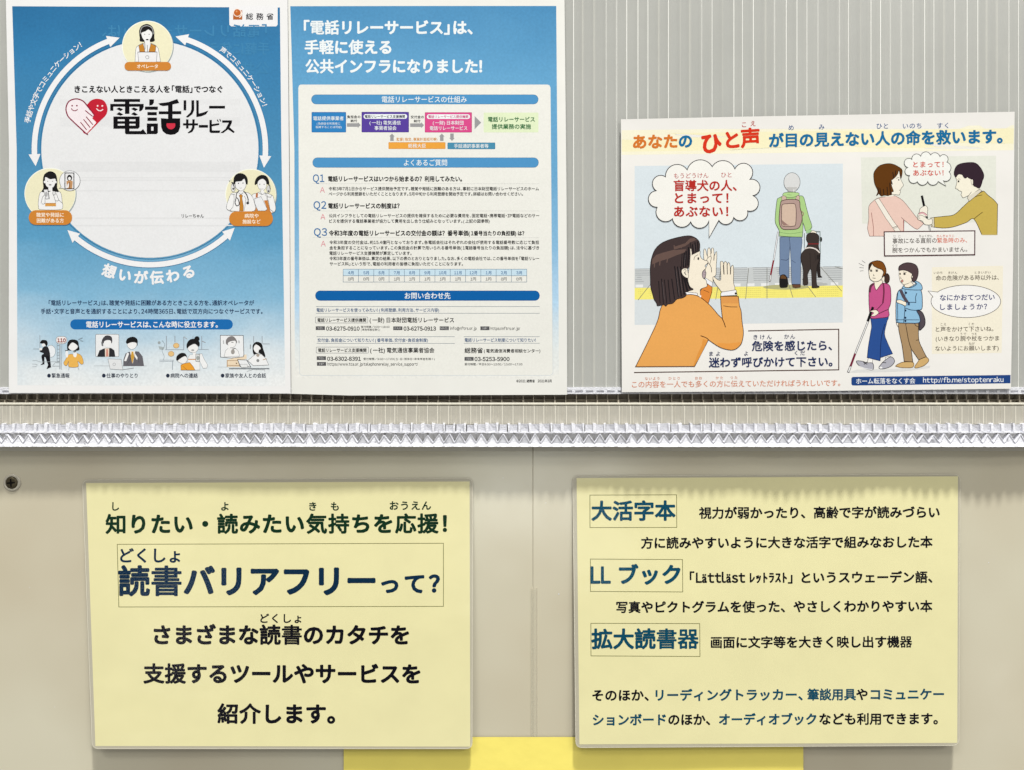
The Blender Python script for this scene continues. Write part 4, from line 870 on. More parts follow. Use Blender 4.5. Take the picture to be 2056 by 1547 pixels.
for t, x0, y0 in (('TEL', 634, 655.6), ('FAX', 789.5, 655.8), ('MAIL', 882.8, 655.8), ('HP', 964.5, 655.8), ('TEL', 636, 715.8), ('HP', 636.4, 727.4), ('TEL', 932.6, 717.2)):
    p = Part(pg, 'contact_tag', 8); p.fill([(x0, y0), (x0+18.4, y0), (x0+18.4, y0+7.6), (x0, y0+7.6)], (84, 84, 86)); p.build()
    w = len(t)*1.7+1; U('tag_text', t, x0+9.2-w, x0+9.2+w, y0+3.8, 5.6, (190, 190, 190), 0)
for t, x0, x1, y, e, wt in (('03-6275-0910', 655, 721.7, 660, 10.4, .02), ('03-6275-0913', 810.6, 875, 660, 10.4, .02), ('03-6302-8391', 657.2, 724.3, 720.6, 10.4, .02), ('03-5253-5900', 953, 1022.8, 721.2, 10.4, .02),
    ('受付時間／9:00～18:00', 724.8, 782, 656.8, 5, 0), ('(年末年始を除く)', 724.8, 763, 662.4, 5, 0), ('info@nftrs.or.jp', 904, 957, 659.6, 8, 0), ('https://nftrs.or.jp/', 985, 1044, 659.8, 8, 0),
    ('受付時間／9:00～17:00(土・日・祝休日・年末年始を除く)', 729.7, 872.7, 721.2, 5.2, 0), ('https://www.tca.or.jp/telephonerelay_service_support/', 657.7, 839, 731.4, 8, 0), ('受付時間／平日9:30～12:00／13:00～17:00', 933, 1049, 731.8, 5.4, 0), ('©2021 総務省　2021年3月', 1037, 1107.3, 765.3, 6.6, .01)): U('contact_text', t, x0, x1, y, e, (36, 36, 38), wt+.008)
# ================================================================ picture poster on the right
M_paper3 = new_mat('pinkish_white_paper', (227, 225, 221), .6, .25, .02, 24, RIP, 11)
YQ3 = -.0021
root = thing('poster', W(1640, 785, YQ3), 'wide cartoon poster of a woman calling out beside a railway platform, rightmost', 'poster', 'paper posters on the ribbed board')
pg = Page(root, YQ3, fx=lambda x: -.0004*math.sin((x-1250)/130) - .0006*max(0, (1330-x)/90)**2, fy=lambda y: -.0006*max(0, (310-y)/80)**2 + .0003*math.sin(y/70), slope=lambda y: -.019+.0115*(y-230)/550)
PP = (229, 227, 223)
sheet(pg, 'paper', [(1246.8, 240), (1500, 234.5), (2037.3, 224.8), (2034.3, 520), (2029.8, 781), (1600, 786), (1248.6, 788), (1247, 500)], M_paper3)
p = Part(pg, 'title_band', 2); p.fill([(1248, 262), (2036, 251.5), (2035, 302), (1248, 311.5)], (234, 230, 206)); p.fill([(1248, 269), (2036, 258), (2035.2, 295), (1248, 305)], (234, 228, 190)); p.build()
def U(name, t, x0, x1, y, em, c, wt=.014, layer=10, **k): text(pg, name, t, x0, x1, y, em, c, wt, layer, **k)
TO, TB, TR, NB, RD2 = (204, 112, 36), (26, 104, 152), (206, 52, 30), (46, 80, 132), (176, 44, 38)
U('title_text', 'あなた', 1272, 1359, 284.5, 30, TO, .044); U('title_text', 'の', 1362, 1390.5, 283.5, 30, TB, .044)
p = Part(pg, 'title_text', 10); p.char('ひ', 1427.5, 287.5, 44, TR, .042, -.06); p.char('と', 1469.5, 281, 38, TR, .042, -.08); p.char('声', 1507, 277, 41, TR, .036, -.06); p.build()
U('title_text', 'が目の見えない人の命を救います。', 1545, 2012, 278.2, 30, TB, .044)
for t, x0, x1, y, c in (('こ', 1488, 1500, 250.5, RD2), ('え', 1506, 1518, 248.4, RD2), ('め', 1583, 1594, 256.7, NB), ('み', 1644, 1655.5, 255.4, NB), ('ひと', 1760, 1783, 253.4, NB), ('いのち', 1813, 1850, 253, NB), ('すく', 1881.7, 1904, 252.4, NB)): U('reading_aid', t, x0, x1, y, 12.5, c, .008)
# --- platform picture
p = Part(pg, 'platform_picture', 3)
sky, gr, gl = (207, 217, 223), (190, 194, 195), (150, 154, 157)
def yy(x, y): return y-.0115*(x-1274)
def band(y0, y1, c, up=1): p.fill([(1274.3, y0), (1692.3, yy(1692, y0)), (1691.8, yy(1692, y1)), (1274.2, y1)], c, up=up)
band(333.8, 541, sky); band(540, 579, gr); band(600, 652.8, (203, 210, 214))
for y in (540.5, 544.5, 549, 553, 557.5, 562, 566):
    for k in range(9):
        a = 1276+k*47+(y-540)*.25*(-1 if k < 4 else 1)*abs(k-4.3)*.5; b = min(a+36, 1690); a = max(a, 1275.5)
        if b > a: p.line([(a, yy(a, y)), (b, yy(b, y))], 1.1, gl, up=0)
p.layer += 1
for k in range(15):
    a = 1276+k*28; b = min(a+15, 1691); p.fill([(a, yy(a, 572)), (b, yy(b, 572)), (b, yy(b, 577.5)), (a, yy(a, 577.5))], (222, 223, 224), up=0)
p.layer += 1; band(578.5, 602, (231, 221, 116))
for y in (582, 586, 590, 594, 598):
    for k in range(104):
        if k % 13 in (11, 12): continue
        a = 1277+k*4; p.fill([(a, yy(a, y)), (a+2.2, yy(a, y)), (a+2.2, yy(a, y)+.9), (a, yy(a, y)+.9)], (196, 186, 96), up=0)
p.layer += 1
for (a, b), (c, d) in (((1330, 541), (1281, 603)), ((1411, 545), (1379, 602)), ((1503, 539), (1497, 601)), ((1540, 538), (1540, 600)), ((1580, 560), (1592, 598)), ((1610, 560), (1638, 597)), ((1648, 537), (1690, 585)), ((1692, 540), (1676, 536)), ((1447, 543), (1437, 602))): p.line([(a, b), (c, d)], 1.1, (112, 112, 104), up=0)
p.layer += 1; p.fill(ell(1578, 577, 46, 5, 24), (170, 168, 120)); p.fill(ell(1636, 571, 26, 4, 20), (170, 172, 170)); p.build()
OL = (34, 28, 30); SK = (231, 222, 204)
# --- man with backpack, cane and guide dog
p = Part(pg, 'printed_figure', 20); p.frame(1530, 340, 5.95); dg_ = (72, 84, 72)
p.line([(193, 745), (138, 1092)], 20, (80, 80, 84)); p.line([(193, 745), (138, 1092)], 11, (228, 228, 230)); p.line([(138, 1090), (104, 1265)], 19, (128, 30, 44)); p.line([(106, 1262), (91, 1345)], 20, (80, 70, 72)); p.line([(105, 1268), (92, 1338)], 10, (230, 230, 230))
p.shape([(212, 815), (212, 815), (330, 815), (335, 900), (325, 1060), (322, 1300), (322, 1300), (215, 1275), (212, 1100)], (106, 126, 156), (58, 70, 92), 5); p.shape([(325, 815), (325, 815), (470, 815), (466, 1000), (462, 1200), (460, 1375), (460, 1375), (355, 1375), (355, 1375), (345, 1100), (335, 910)], (110, 130, 160), (58, 70, 92), 5)
p.line([(225, 1080), (290, 1090), (320, 1070)], 6, (64, 76, 100)); p.line([(350, 1085), (400, 1120)], 5, (70, 84, 108))
p.shape([(210, 1310), (225, 1270), (270, 1262), (305, 1310), (305, 1400), (260, 1416), (215, 1405)], (30, 28, 30), OL, 5); p.fill([(222, 1280), (250, 1262), (290, 1290), (290, 1312), (222, 1308)], (96, 66, 40)); p.shape([(360, 1378), (460, 1378), (458, 1412), (400, 1420), (368, 1412)], (98, 68, 48), OL, 4, False)
p.fill([(305, 240), (400, 240), (405, 290), (305, 290)], (150, 150, 148))
p.shape([(200, 345), (250, 325), (330, 315), (440, 318), (495, 335), (530, 460), (560, 570), (592, 665), (588, 706), (525, 738), (505, 680), (486, 640), (490, 700), (482, 812), (482, 812), (330, 808), (206, 800), (206, 800), (203, 730), (160, 640), (162, 520), (180, 370)], (164, 198, 130), dg_, 6)
p.line([(486, 640), (478, 560)], 5, dg_); p.line([(212, 755), (340, 772), (480, 750)], 5, (110, 146, 90), smooth=True); p.shape([(262, 285), (340, 276), (432, 283), (436, 312), (350, 340), (255, 322)], (170, 204, 136), dg_, 5); p.line([(300, 305), (355, 310)], 4, (110, 146, 90))
p.shape([(238, 330), (262, 318), (285, 330), (292, 368), (240, 376)], (196, 172, 158), (88, 70, 64), 4); p.shape([(412, 325), (432, 315), (448, 330), (440, 376), (402, 370)], (196, 172, 158), (88, 70, 64), 4)
p.line([(450, 490), (495, 530), (465, 582)], 13, (150, 136, 110), smooth=True)
p.shape([(240, 378), (330, 360), (440, 375), (455, 460), (478, 560), (470, 640), (430, 708), (330, 722), (240, 712), (205, 630), (212, 480), (224, 400)], (172, 146, 138), (70, 50, 48), 8)
p.shape([(245, 425), (300, 414), (385, 414), (405, 460), (408, 560), (400, 660), (370, 682), (252, 682), (236, 640), (234, 480)], (200, 176, 158), (70, 50, 48), 7); p.fill([(240, 610), (300, 660), (330, 674), (256, 674), (242, 650)], (146, 116, 108))
p.shape(ell(358, 155, 97, 112, 24), (208, 209, 209), (90, 92, 94), 5); p.fill([(290, 215), (420, 215), (400, 262), (360, 270), (315, 262)], (184, 184, 182)); p.line([(375, 240), (378, 275)], 6, (226, 226, 226)); p.line([(395, 236), (392, 270)], 5, (226, 226, 226))
p.fill([(525, 738), (585, 715), (600, 740), (560, 762), (528, 765)], (150, 190, 140)); p.shape([(570, 772), (600, 735), (635, 742), (650, 765), (600, 785)], SK, OL, 4)
DG = (58, 50, 47); p.line([(506, 765), (506, 945)], 6, (70, 84, 78)); 
p.fill([(655, 960), (700, 1000), (695, 1150), (700, 1270), (722, 1292), (668, 1295), (650, 1180)], (40, 35, 34))
p.shape([(530, 840), (540, 780), (610, 760), (675, 790), (680, 860), (676, 920), (690, 1000), (688, 1060), (672, 1120), (655, 1180), (652, 1370), (684, 1400), (670, 1415), (600, 1415), (597, 1380), (585, 1195), (545, 1260), (550, 1365), (520, 1385), (490, 1365), (492, 1200), (464, 1080), (472, 1010), (515, 955), (548, 890)], DG, (26, 22, 22), 5)
p.fill(ell(703, 838, 16, 28, 12), (36, 32, 32)); p.line([(547, 893), (680, 893)], 13, (120, 40, 42)); p.line([(512, 950), (570, 938), (640, 955), (690, 1000)], 15, (214, 206, 200), smooth=True); p.line([(630, 745), (693, 745), (697, 1002)], 7, (96, 112, 106)); p.line([(572, 1000), (580, 1190)], 4, (30, 26, 26)); p.line([(630, 1000), (640, 1100)], 4, (34, 30, 30)); p.build()
# --- the woman calling out
p = Part(pg, 'printed_figure', 24); p.frame(1300, 450, 10.28); BR = (64, 30, 22)
far = [(1170, 745), (1160, 620), (1162, 535), (1185, 515), (1208, 560), (1225, 640), (1238, 640), (1242, 540), (1268, 492), (1298, 530), (1310, 600), (1318, 600), (1322, 510), (1345, 497), (1365, 520), (1378, 640), (1388, 640), (1408, 585), (1430, 585), (1430, 720), (1418, 900), (1412, 1050), (1355, 1110), (1340, 1210), (1200, 1120), (1190, 950), (1250, 800)]
p.shape(far, SK, OL, 9); p.line([(1305, 600), (1312, 690)], 8, OL); p.line([(1376, 640), (1370, 755)], 14, OL); p.line([(1238, 650), (1245, 700)], 8, OL)
p.shape([(1225, 752), (1255, 692), (1300, 672), (1318, 700), (1300, 780), (1280, 830)], SK, OL, 9); p.line([(1280, 830), (1315, 900), (1325, 1000)], 11, OL, smooth=True)
p.shape([(1085, 1500), (1085, 1390), (1130, 1330), (1225, 1290), (1245, 1235), (1335, 1305), (1330, 1400), (1290, 1540), (1230, 1720), (1100, 1640)], (212, 130, 54), BR, 11, False); p.line([(1155, 1365), (1275, 1415)], 9, BR)
p.shape([(1180, 1105), (1350, 1210), (1330, 1300), (1222, 1225)], (226, 228, 232), OL, 8, False)
p.shape([(880, 640), (1075, 556), (1084, 640), (1120, 715), (1180, 750), (1235, 765), (1248, 800), (1190, 862), (1195, 885), (1205, 910), (1180, 945), (1140, 985), (1128, 1045), (1140, 1095), (1172, 1135), (1212, 1165), (1222, 1220), (1228, 1290), (1120, 1335), (1088, 1370), (1072, 1500), (880, 1480), (840, 1250), (830, 1100), (870, 850)], SK, OL, 9)
p.fill([(720, 1320), (1000, 1320), (1080, 1380), (1070, 1520), (700, 1520)], SK)
p.shape([(1180, 948), (1145, 985), (1128, 1040), (1138, 1095), (1165, 1130), (1195, 1090), (1207, 1010)], (168, 152, 158), OL, 10); p.line([(1150, 1010), (1200, 1005)], 4, (110, 100, 104)); p.line([(1148, 1050), (1196, 1048)], 4, (110, 100, 104))
p.fill(ell(1050, 716, 18, 29), OL); p.line([(960, 745), (975, 680), (1045, 635)], 9, (80, 66, 58), smooth=True)
p.shape([(760, 1400), (1032, 1430), (1032, 1475), (900, 1480), (760, 1470)], (232, 232, 234), OL, 8, False)
O1 = (220, 158, 84)
p.frame(1270, 560, 8.142)
p.shape([(50, 1440), (50, 1440), (215, 1110), (330, 870), (385, 750), (425, 640), (450, 520), (490, 430), (560, 370), (700, 300), (860, 268), (960, 260), (1060, 282), (1160, 342), (1290, 460), (1400, 590), (1470, 655), (1470, 655), (1448, 440), (1440, 288), (1440, 288), (1730, 288), (1730, 288), (1748, 440), (1775, 530), (1790, 700), (1812, 860), (1800, 990), (1760, 1090), (1660, 1162), (1540, 1158), (1410, 1112), (1240, 1000), (1240, 1000), (1015, 1435), (1015, 1435)], O1, BR, 11)
p.fill([(1120, 1240), (1230, 1012), (1150, 985), (1130, 1090), (1060, 1240), (990, 1430), (1012, 1430)], (212, 142, 62)); p.fill([(1400, 1050), (1560, 1060), (1760, 1040), (1740, 1090), (1655, 1150), (1540, 1148), (1410, 1100)], (220, 148, 68), True)
p.fill([(1450, 295), (1725, 295), (1738, 400), (1455, 400)], (210, 146, 78))
p.line([(1112, 932), (1200, 965), (1245, 1000)], 13, BR, smooth=True); p.line([(1465, 650), (1500, 730), (1520, 795)], 13, BR, smooth=True); p.line([(1483, 443), (1590, 460), (1715, 462)], 9, BR, smooth=True)
p.frame(1300, 450, 10.28)
p.fill(ell(1092, 1495, 18, 24), (232, 232, 234))
p.shape([(1350, 1110), (1372, 1090), (1440, 1145), (1490, 1165), (1515, 1130), (1510, 950), (1504, 800), (1525, 772), (1562, 790), (1575, 850), (1583, 795), (1610, 775), (1636, 800), (1650, 840), (1668, 795), (1695, 820), (1715, 900), (1745, 858), (1772, 870), (1778, 1000), (1775, 1200), (1795, 1375), (1550, 1402), (1490, 1350), (1400, 1230), (1358, 1150)], (228, 218, 198), OL, 9)
p.line([(1568, 850), (1580, 1045)], 20, OL); p.line([(1643, 830), (1650, 1045)], 14, OL); p.line([(1715, 900), (1712, 1045)], 17, OL)
p.shape([(1512, 1432), (1545, 1405), (1830, 1360), (1852, 1470), (1515, 1492)], (228, 228, 232), OL, 9, False); p.fill(ell(1822, 1436, 22), OL)
HD, HL, HK = (64, 52, 52), (98, 78, 72), (30, 27, 30)
p.shape([(890, 500), (890, 500), (920, 632), (920, 632), (1074, 556), (1074, 556), (1082, 440), (1060, 355), (990, 288), (890, 248), (780, 250), (600, 285), (400, 345), (260, 420), (150, 540), (82, 720), (58, 900), (60, 1100), (68, 1300), (115, 1480), (140, 1560), (190, 1640), (210, 1690), (330, 1670), (380, 1700), (420, 1660), (520, 1640), (600, 1560), (660, 1540), (720, 1530), (790, 1490), (800, 1440), (770, 1420), (860, 1380), (945, 1350), (880, 1300), (840, 1200), (820, 1110), (720, 1050), (700, 960), (730, 920), (830, 915), (868, 830), (880, 660)], HD, HK, 12)
p.fill([(100, 730), (180, 640), (330, 590), (560, 530), (780, 460), (890, 380), (1010, 330), (960, 290), (880, 300), (780, 400), (560, 470), (560, 540), (800, 520), (760, 590), (620, 640), (430, 720), (250, 770), (95, 840)], HL, False)
for a, b, w in (((150, 760), (140, 900), 20), ((260, 740), (250, 860), 24), ((420, 690), (400, 800), 20), ((550, 440), (555, 520), 20), ((690, 440), (700, 500), 18), ((850, 330), (830, 400), 20)): p.line([a, b], w, HL, up=0)
p.layer += 1
for a, b, w in (((230, 1180), (260, 1640), 16), ((290, 1130), (330, 1660), 18), ((350, 1150), (400, 1650), 16), ((425, 1150), (470, 1620), 18), ((500, 1130), (560, 1560), 20), ((560, 870), (640, 1500), 22), ((620, 880), (700, 1500), 26), ((685, 880), (760, 1460), 30), ((750, 1100), (830, 1400), 40), ((790, 1120), (880, 1340), 34), ((715, 620), (700, 900), 16), ((760, 590), (740, 900), 26), ((800, 560), (790, 890), 30), ((850, 480), (835, 860), 34), ((930, 420), (945, 600), 26), ((980, 380), (1000, 580), 22), ((1035, 360), (1045, 560), 26), ((880, 380), (900, 500), 14)): p.line([a, b], w, HK, up=0)
p.layer += 1
for a, b in (((650, 900), (720, 1420)), ((590, 950), (650, 1480)), ((780, 640), (765, 860)), ((960, 420), (975, 560)), ((310, 1200), (350, 1560))): p.line([a, b], 6, (92, 86, 88), up=0)
p.layer += 1
p.shape([(740, 922), (825, 918), (820, 920), (835, 1000), (845, 1110), (790, 1105), (725, 1050), (702, 970)], (232, 224, 206), OL, 8); p.line([(740, 960), (780, 940), (795, 980), (760, 1010), (800, 1060)], 9, OL, smooth=True); p.line([(765, 990), (780, 1010), (795, 1050)], 7, OL)
p.fill([(884, 510), (900, 520), (912, 600), (905, 650), (890, 640)], SK); p.build()
# big speech bubble
def bumps(vs):
    o = []
    for a, m, b in vs: o += arc3(a, m, b, 12) if m else [a]
    return o
p = Part(pg, 'speech_bubble', 96); p.frame(1300, 320, 8.567)
p.shape(bumps([((310, 305), (395, 128), (683, 185)), ((683, 185), (905, 12), (1113, 130)), ((1113, 130), (1345, 30), (1503, 170)), ((1503, 170), (1790, 150), (1758, 350)), ((1758, 350), (1935, 470), (1812, 628)), ((1812, 628), (1880, 840), (1722, 888)), ((1722, 888), (1650, 1045), (1483, 1003)), ((1483, 1003), (1370, 1122), (1228, 1053)), ((1228, 1053), None, 0), ((1058, 1355), None, 0), ((1058, 1055), (905, 1188), (743, 1078)), ((743, 1078), (550, 1165), (430, 1025)), ((430, 1025), (180, 1010), (170, 825)), ((170, 825), (15, 690), (155, 545)), ((155, 545), (110, 340), (310, 305))]), (231, 230, 225), OL, 13, False); p.build()
for t, x0, x1, y, e in (('もうどうけん', 1353, 1422.6, 353, 12), ('ひと', 1448, 1469, 351.5, 12)): U('reading_aid', t, x0, x1, y, e, RD2, .0, 100)
for t, x0, x1, y in (('盲導犬の人、', 1353, 1478.6, 373), ('とまって！', 1355.4, 1462, 398), ('あぶない！', 1353.7, 1461.7, 425)): U('bubble_text', t, x0, x1, y, 23.6, RD2, .032, 100, slope=-.003)
# caption box under the big picture
p = Part(pg, 'caption_frame', 8); p.line([(1502, 664.9), (1684, 661.6), (1684, 743)], 2.1, (70, 46, 38)); p.line([(1684.9, 743), (1273, 748.5)], 2.1, (70, 46, 38)); p.build()
N2 = (34, 46, 88)
for t, x0, x1, y in (('きけん', 1513, 1549.4, 677), ('かん', 1574.7, 1596.4, 676), ('まよ', 1424, 1445.7, 710.6), ('よ', 1493, 1503, 710), ('くだ', 1595.6, 1616.5, 709)): U('reading_aid', t, x0, x1, y, 10.6, N2, .006, 30)
U('caption_text', '危険を感じたら、', 1510, 1670, 694.5, 21.6, N2, .03, 30); U('caption_text', '迷わず呼びかけて下さい。', 1423.7, 1671, 727.2, 21.4, N2, .03, 30)
OR = (204, 128, 98)
U('foot_text', 'この内容を一人でも多くの方に伝えていただければうれしいです。', 1269, 1687, 770.8, 14.3, OR, .01)
for t, x0, x1, y in (('ないよう', 1295, 1324, 760.4), ('ひとり', 1342.5, 1364.6, 760), ('おお', 1395.5, 1409.6, 759.6), ('かた', 1437, 1451.8, 759), ('つた', 1466, 1480.7, 758.6)): U('reading_aid', t, x0, x1, y, 6.8, OR, .01)
p = Part(pg, 'address_bar', 8); p.fill([(1712, 757.2), (2029, 753.3), (2028.8, 770), (1712, 774.6), (1709.5, 772), (1709.3, 760)], (34, 66, 124)); p.build()
U('address_text', 'ホーム転落をなくす会', 1719, 1837.5, 765.3, 12.4, (226, 230, 234), .014); U('address_text', 'http://fb.me/stoptenraku', 1853.5, 2014.6, 763, 13, (226, 230, 234), .014)
# --- upper right picture
p = Part(pg, 'printed_picture', 3); p.fill([(1728.5, 316.5), (2000, 313), (1999.5, 446), (1731, 449.5)], (217, 219, 209)); p.build()
p = Part(pg, 'printed_figure', 10); p.frame(1830, 310, 9.1); YO = (60, 46, 20)
p.line([(310, 1280), (340, 1400)], 34, (130, 134, 132)); p.line([(312, 1285), (334, 1400)], 12, (206, 206, 202))
p.shape([(1285, 1470), (1285, 1470), (1140, 1185), (1000, 1250), (780, 1325), (600, 1350), (420, 1335), (420, 1335), (412, 1155), (412, 1155), (600, 1135), (780, 1105), (940, 965), (1040, 870), (1150, 775), (1300, 680), (1340, 690), (1400, 750), (1500, 830), (1575, 915), (1575, 915), (1565, 1470), (1565, 1470)], (190, 166, 80), YO, 10)
p.line([(1285, 1472), (1565, 1472)], 12, (196, 176, 110)); p.line([(1140, 1185), (1225, 1115), (1300, 1060)], 10, YO, smooth=True); p.line([(1060, 860), (1160, 780), (1295, 745)], 9, YO, smooth=True)
p.shape([(350, 1165), (415, 1155), (420, 1333), (358, 1325)], (206, 200, 182), YO, 8, False); p.fill(ell(380, 1300, 8), YO)
p.shape([(1100, 640), (1240, 640), (1240, 640), (1290, 670), (1060, 862), (1020, 800)], (212, 206, 190), YO, 7, False)
p.shape([(790, 370), (830, 480), (825, 540), (805, 620), (815, 632), (845, 640), (865, 665), (915, 685), (918, 715), (905, 742), (925, 775), (950, 797), (1050, 752), (1140, 700), (1240, 637), (1200, 560), (1110, 440), (900, 360)], (231, 226, 208), OL, 7)
p.fill([(1040, 640), (1180, 540), (1245, 632), (1050, 770)], (231, 226, 208)); p.line([(1045, 758), (1095, 690)], 7, OL)
p.shape([(780, 375), (785, 300), (820, 220), (900, 172), (1050, 150), (1170, 162), (1250, 230), (1300, 310), (1325, 380), (1318, 440), (1300, 480), (1285, 540), (1260, 600), (1230, 625), (1180, 600), (1130, 570), (1122, 468), (1090, 455), (1050, 440), (1020, 420), (995, 440), (960, 430), (930, 380), (900, 370), (870, 365), (840, 385), (815, 420)], (50, 36, 46), (28, 20, 26), 7)
p.shape([(1085, 475), (1110, 460), (1126, 480), (1126, 540), (1110, 565), (1098, 540)], (226, 220, 204), OL, 5); p.fill(ell(862, 496, 14, 20), OL); p.line([(842, 466), (868, 448), (892, 468)], 5, (80, 66, 60), smooth=True)
p.build()
p = Part(pg, 'printed_figure', 12); p.frame(1720, 320, 9.667); PO = (110, 72, 70)
p.shape([(250, 1495), (250, 1495), (215, 1370), (215, 1300), (235, 1150), (232, 980), (250, 890), (340, 800), (430, 752), (600, 725), (700, 715), (760, 718), (900, 810), (1050, 990), (1170, 1140), (1300, 1250), (1300, 1250), (1200, 1350), (1150, 1352), (1080, 1310), (920, 1180), (920, 1180), (915, 1400), (915, 1400), (545, 1405), (545, 1405), (545, 1495), (545, 1495)], (223, 192, 180), PO, 8)
p.line([(285, 1035), (305, 1180), (325, 1330), (325, 1495)], 10, (140, 76, 70), smooth=True); p.line([(865, 1130), (920, 1180)], 9, PO); p.line([(912, 1180), (912, 1400)], 12, (140, 66, 72))
p.shape([(350, 790), (430, 757), (560, 960), (700, 1180), (780, 1290), (855, 1400), (745, 1400), (690, 1320), (560, 1140), (470, 990)], (229, 224, 213), (90, 72, 60), 7, False); p.line([(705, 1330), (795, 1292)], 9, (90, 72, 60)); p.line([(718, 1352), (805, 1310)], 6, (90, 72, 60))
p.fill([(560, 640), (700, 640), (720, 720), (560, 735)], (231, 226, 212))
p.shape([(800, 190), (850, 370), (880, 440), (908, 508), (862, 568), (858, 590), (832, 604), (856, 622), (842, 660), (825, 695), (760, 690), (690, 685), (640, 640), (660, 400)], (231, 226, 212), OL, 7)
p.shape([(385, 705), (410, 640), (400, 590), (350, 480), (330, 340), (345, 240), (440, 130), (580, 88), (700, 95), (800, 140), (870, 190), (887, 250), (870, 350), (855, 370), (845, 290), (818, 215), (800, 280), (750, 350), (700, 392), (672, 420), (680, 520), (715, 622), (680, 640), (680, 690), (640, 700), (600, 712), (540, 700), (480, 718), (430, 670), (410, 690)], (92, 54, 18), (34, 22, 14), 9)
for a, b in (((450, 560), (470, 700)), ((520, 580), (530, 710)), ((590, 540), (600, 700)), ((640, 460), (660, 690)), ((700, 250), (720, 370)), ((760, 220), (745, 330)), ((410, 540), (440, 680))): p.line([a, b], 16, (40, 26, 18), up=0)
p.layer += 1; p.fill(ell(818, 402, 11, 16), OL); p.line([(772, 385), (800, 355), (828, 362)], 7, (60, 50, 46), smooth=True); p.fill([(672, 410), (690, 440), (700, 500), (680, 480)], (40, 28, 24))
p.line([(1265, 708), (1312, 920)], 44, (18, 18, 20)); p.line([(1345, 1060), (1372, 1150)], 30, (24, 22, 24))
p.shape([(1230, 965), (1290, 920), (1345, 905), (1380, 960), (1372, 1040), (1365, 1110), (1190, 1110), (1215, 1030)], (231, 226, 212), OL, 8); p.line([(1210, 1065), (1280, 1040), (1360, 1090)], 34, (120, 60, 70), smooth=True); p.line([(1210, 1068), (1280, 1044), (1358, 1092)], 22, (222, 172, 178), smooth=True)
p.shape([(1180, 1150), (1195, 1110), (1250, 1090), (1320, 1120), (1390, 1170), (1460, 1160), (1460, 1262), (1330, 1270), (1270, 1200), (1200, 1180)], (231, 226, 212), OL, 7); p.line([(1180, 1130), (1230, 1125)], 6, OL); p.line([(1185, 1160), (1235, 1155)], 6, OL); p.build()
p = Part(pg, 'speech_bubble', 80); p.frame(1680, 220, 5.157)
p.shape(bumps([((779, 520), (815, 463), (870, 488)), ((870, 488), (925, 440), (972, 473)), ((972, 473), (1025, 450), (1068, 490)), ((1068, 490), (1145, 488), (1140, 548)), ((1140, 548), (1183, 600), (1162, 648)), ((1162, 648), (1165, 730), (1102, 738)), ((1102, 738), None, 0), ((1130, 793), None, 0), ((1050, 746), (995, 785), (942, 746)), ((942, 746), (890, 785), (835, 748)), ((835, 748), (765, 755), (755, 685)), ((755, 685), (708, 655), (738, 602)), ((738, 602), (700, 545), (779, 520))]), (229, 230, 225), (60, 60, 60), 6, False); p.build()
U('bubble_text', 'とまって！', 1833.8, 1894.3, 330.5, 13.4, (200, 66, 50), .018, 84, slope=-.003); U('bubble_text', 'あぶない！', 1833.8, 1894.3, 347.4, 13.4, (200, 66, 50), .018, 84, slope=-.003)
p = Part(pg, 'caption_frame', 60); q = [(1775.4, 466), (1957.3, 464), (1957, 511.8), (1776, 514.2)]; p.fill(q, PP); p.line(q, 2.2, (78, 48, 52), closed=True); p.build()
GB, RR = (78, 70, 66), (214, 108, 84)
for t, x0, x1, y, e, c in (('じこ', 1794.4, 1808, 474.6, 6.2, GB), ('ちょくぜん', 1845.4, 1872, 474.2, 6, GB), ('きんきゅうじ', 1880.7, 1915.6, 474, 6, RR), ('うで', 1791.5, 1802, 493.9, 6.2, GB)): U('reading_aid', t, x0, x1, y, e, c, .0, 66)
U('caption_text', '事故になる直前の', 1792, 1880.7, 483.6, 11.4, GB, .006, 66); U('caption_text', '緊急時のみ、', 1881.7, 1941.8, 482.8, 11.4, RR, .006, 66); U('caption_text', '腕をつかんでもかまいません。', 1791.5, 1942, 501.8, 11.4, GB, .006, 66)
# --- two people walking
p = Part(pg, 'printed_figure', 8); p.frame(1700, 510, 6.19)
p.fill([(20, 1475), (120, 1440), (600, 1430), (1040, 1390), (1030, 1420), (700, 1460), (300, 1475)], (210, 210, 208))
for a, b in (((190, 85), (232, 115)), ((150, 118), (215, 150)), ((158, 170), (212, 176)), ((165, 215), (208, 210))): p.line([a, b], 5, (80, 80, 82), up=0)
p.layer += 1
p.shape([(262, 1320), (275, 1280), (330, 1290), (318, 1360), (255, 1360)], (232, 230, 226), OL, 5, False); p.shape([(480, 1290), (540, 1270), (555, 1300), (520, 1330), (480, 1320)], (232, 230, 226), OL, 5, False)
p.shape([(120, 1340), (150, 1330), (210, 1340), (250, 1355), (325, 1362), (326, 1440), (240, 1430), (155, 1390)], (168, 168, 178), OL, 7); p.line([(150, 1395), (240, 1428), (322, 1440)], 9, (226, 226, 228), smooth=True); p.line([(205, 1345), (255, 1375)], 9, OL); p.line([(250, 1345), (215, 1375)], 9, OL)
p.shape([(400, 1415), (430, 1370), (470, 1330), (550, 1280), (596, 1332), (560, 1390), (500, 1420), (430, 1432)], (168, 168, 178), OL, 7); p.fill(ell(425, 1416, 20, 12), (230, 230, 230)); p.line([(440, 1350), (490, 1355)], 8, OL)
p.shape([(297, 800), (297, 800), (505, 780), (498, 850), (470, 990), (500, 1090), (570, 1242), (570, 1242), (420, 1290), (420, 1290), (415, 1330), (415, 1330), (255, 1290), (255, 1290), (270, 1150), (298, 980), (310, 900)], (42, 76, 140), (22, 36, 78), 7); p.line([(475, 870), (430, 1050), (415, 1320)], 8, (22, 36, 78), smooth=True)
MG = (186, 78, 130)
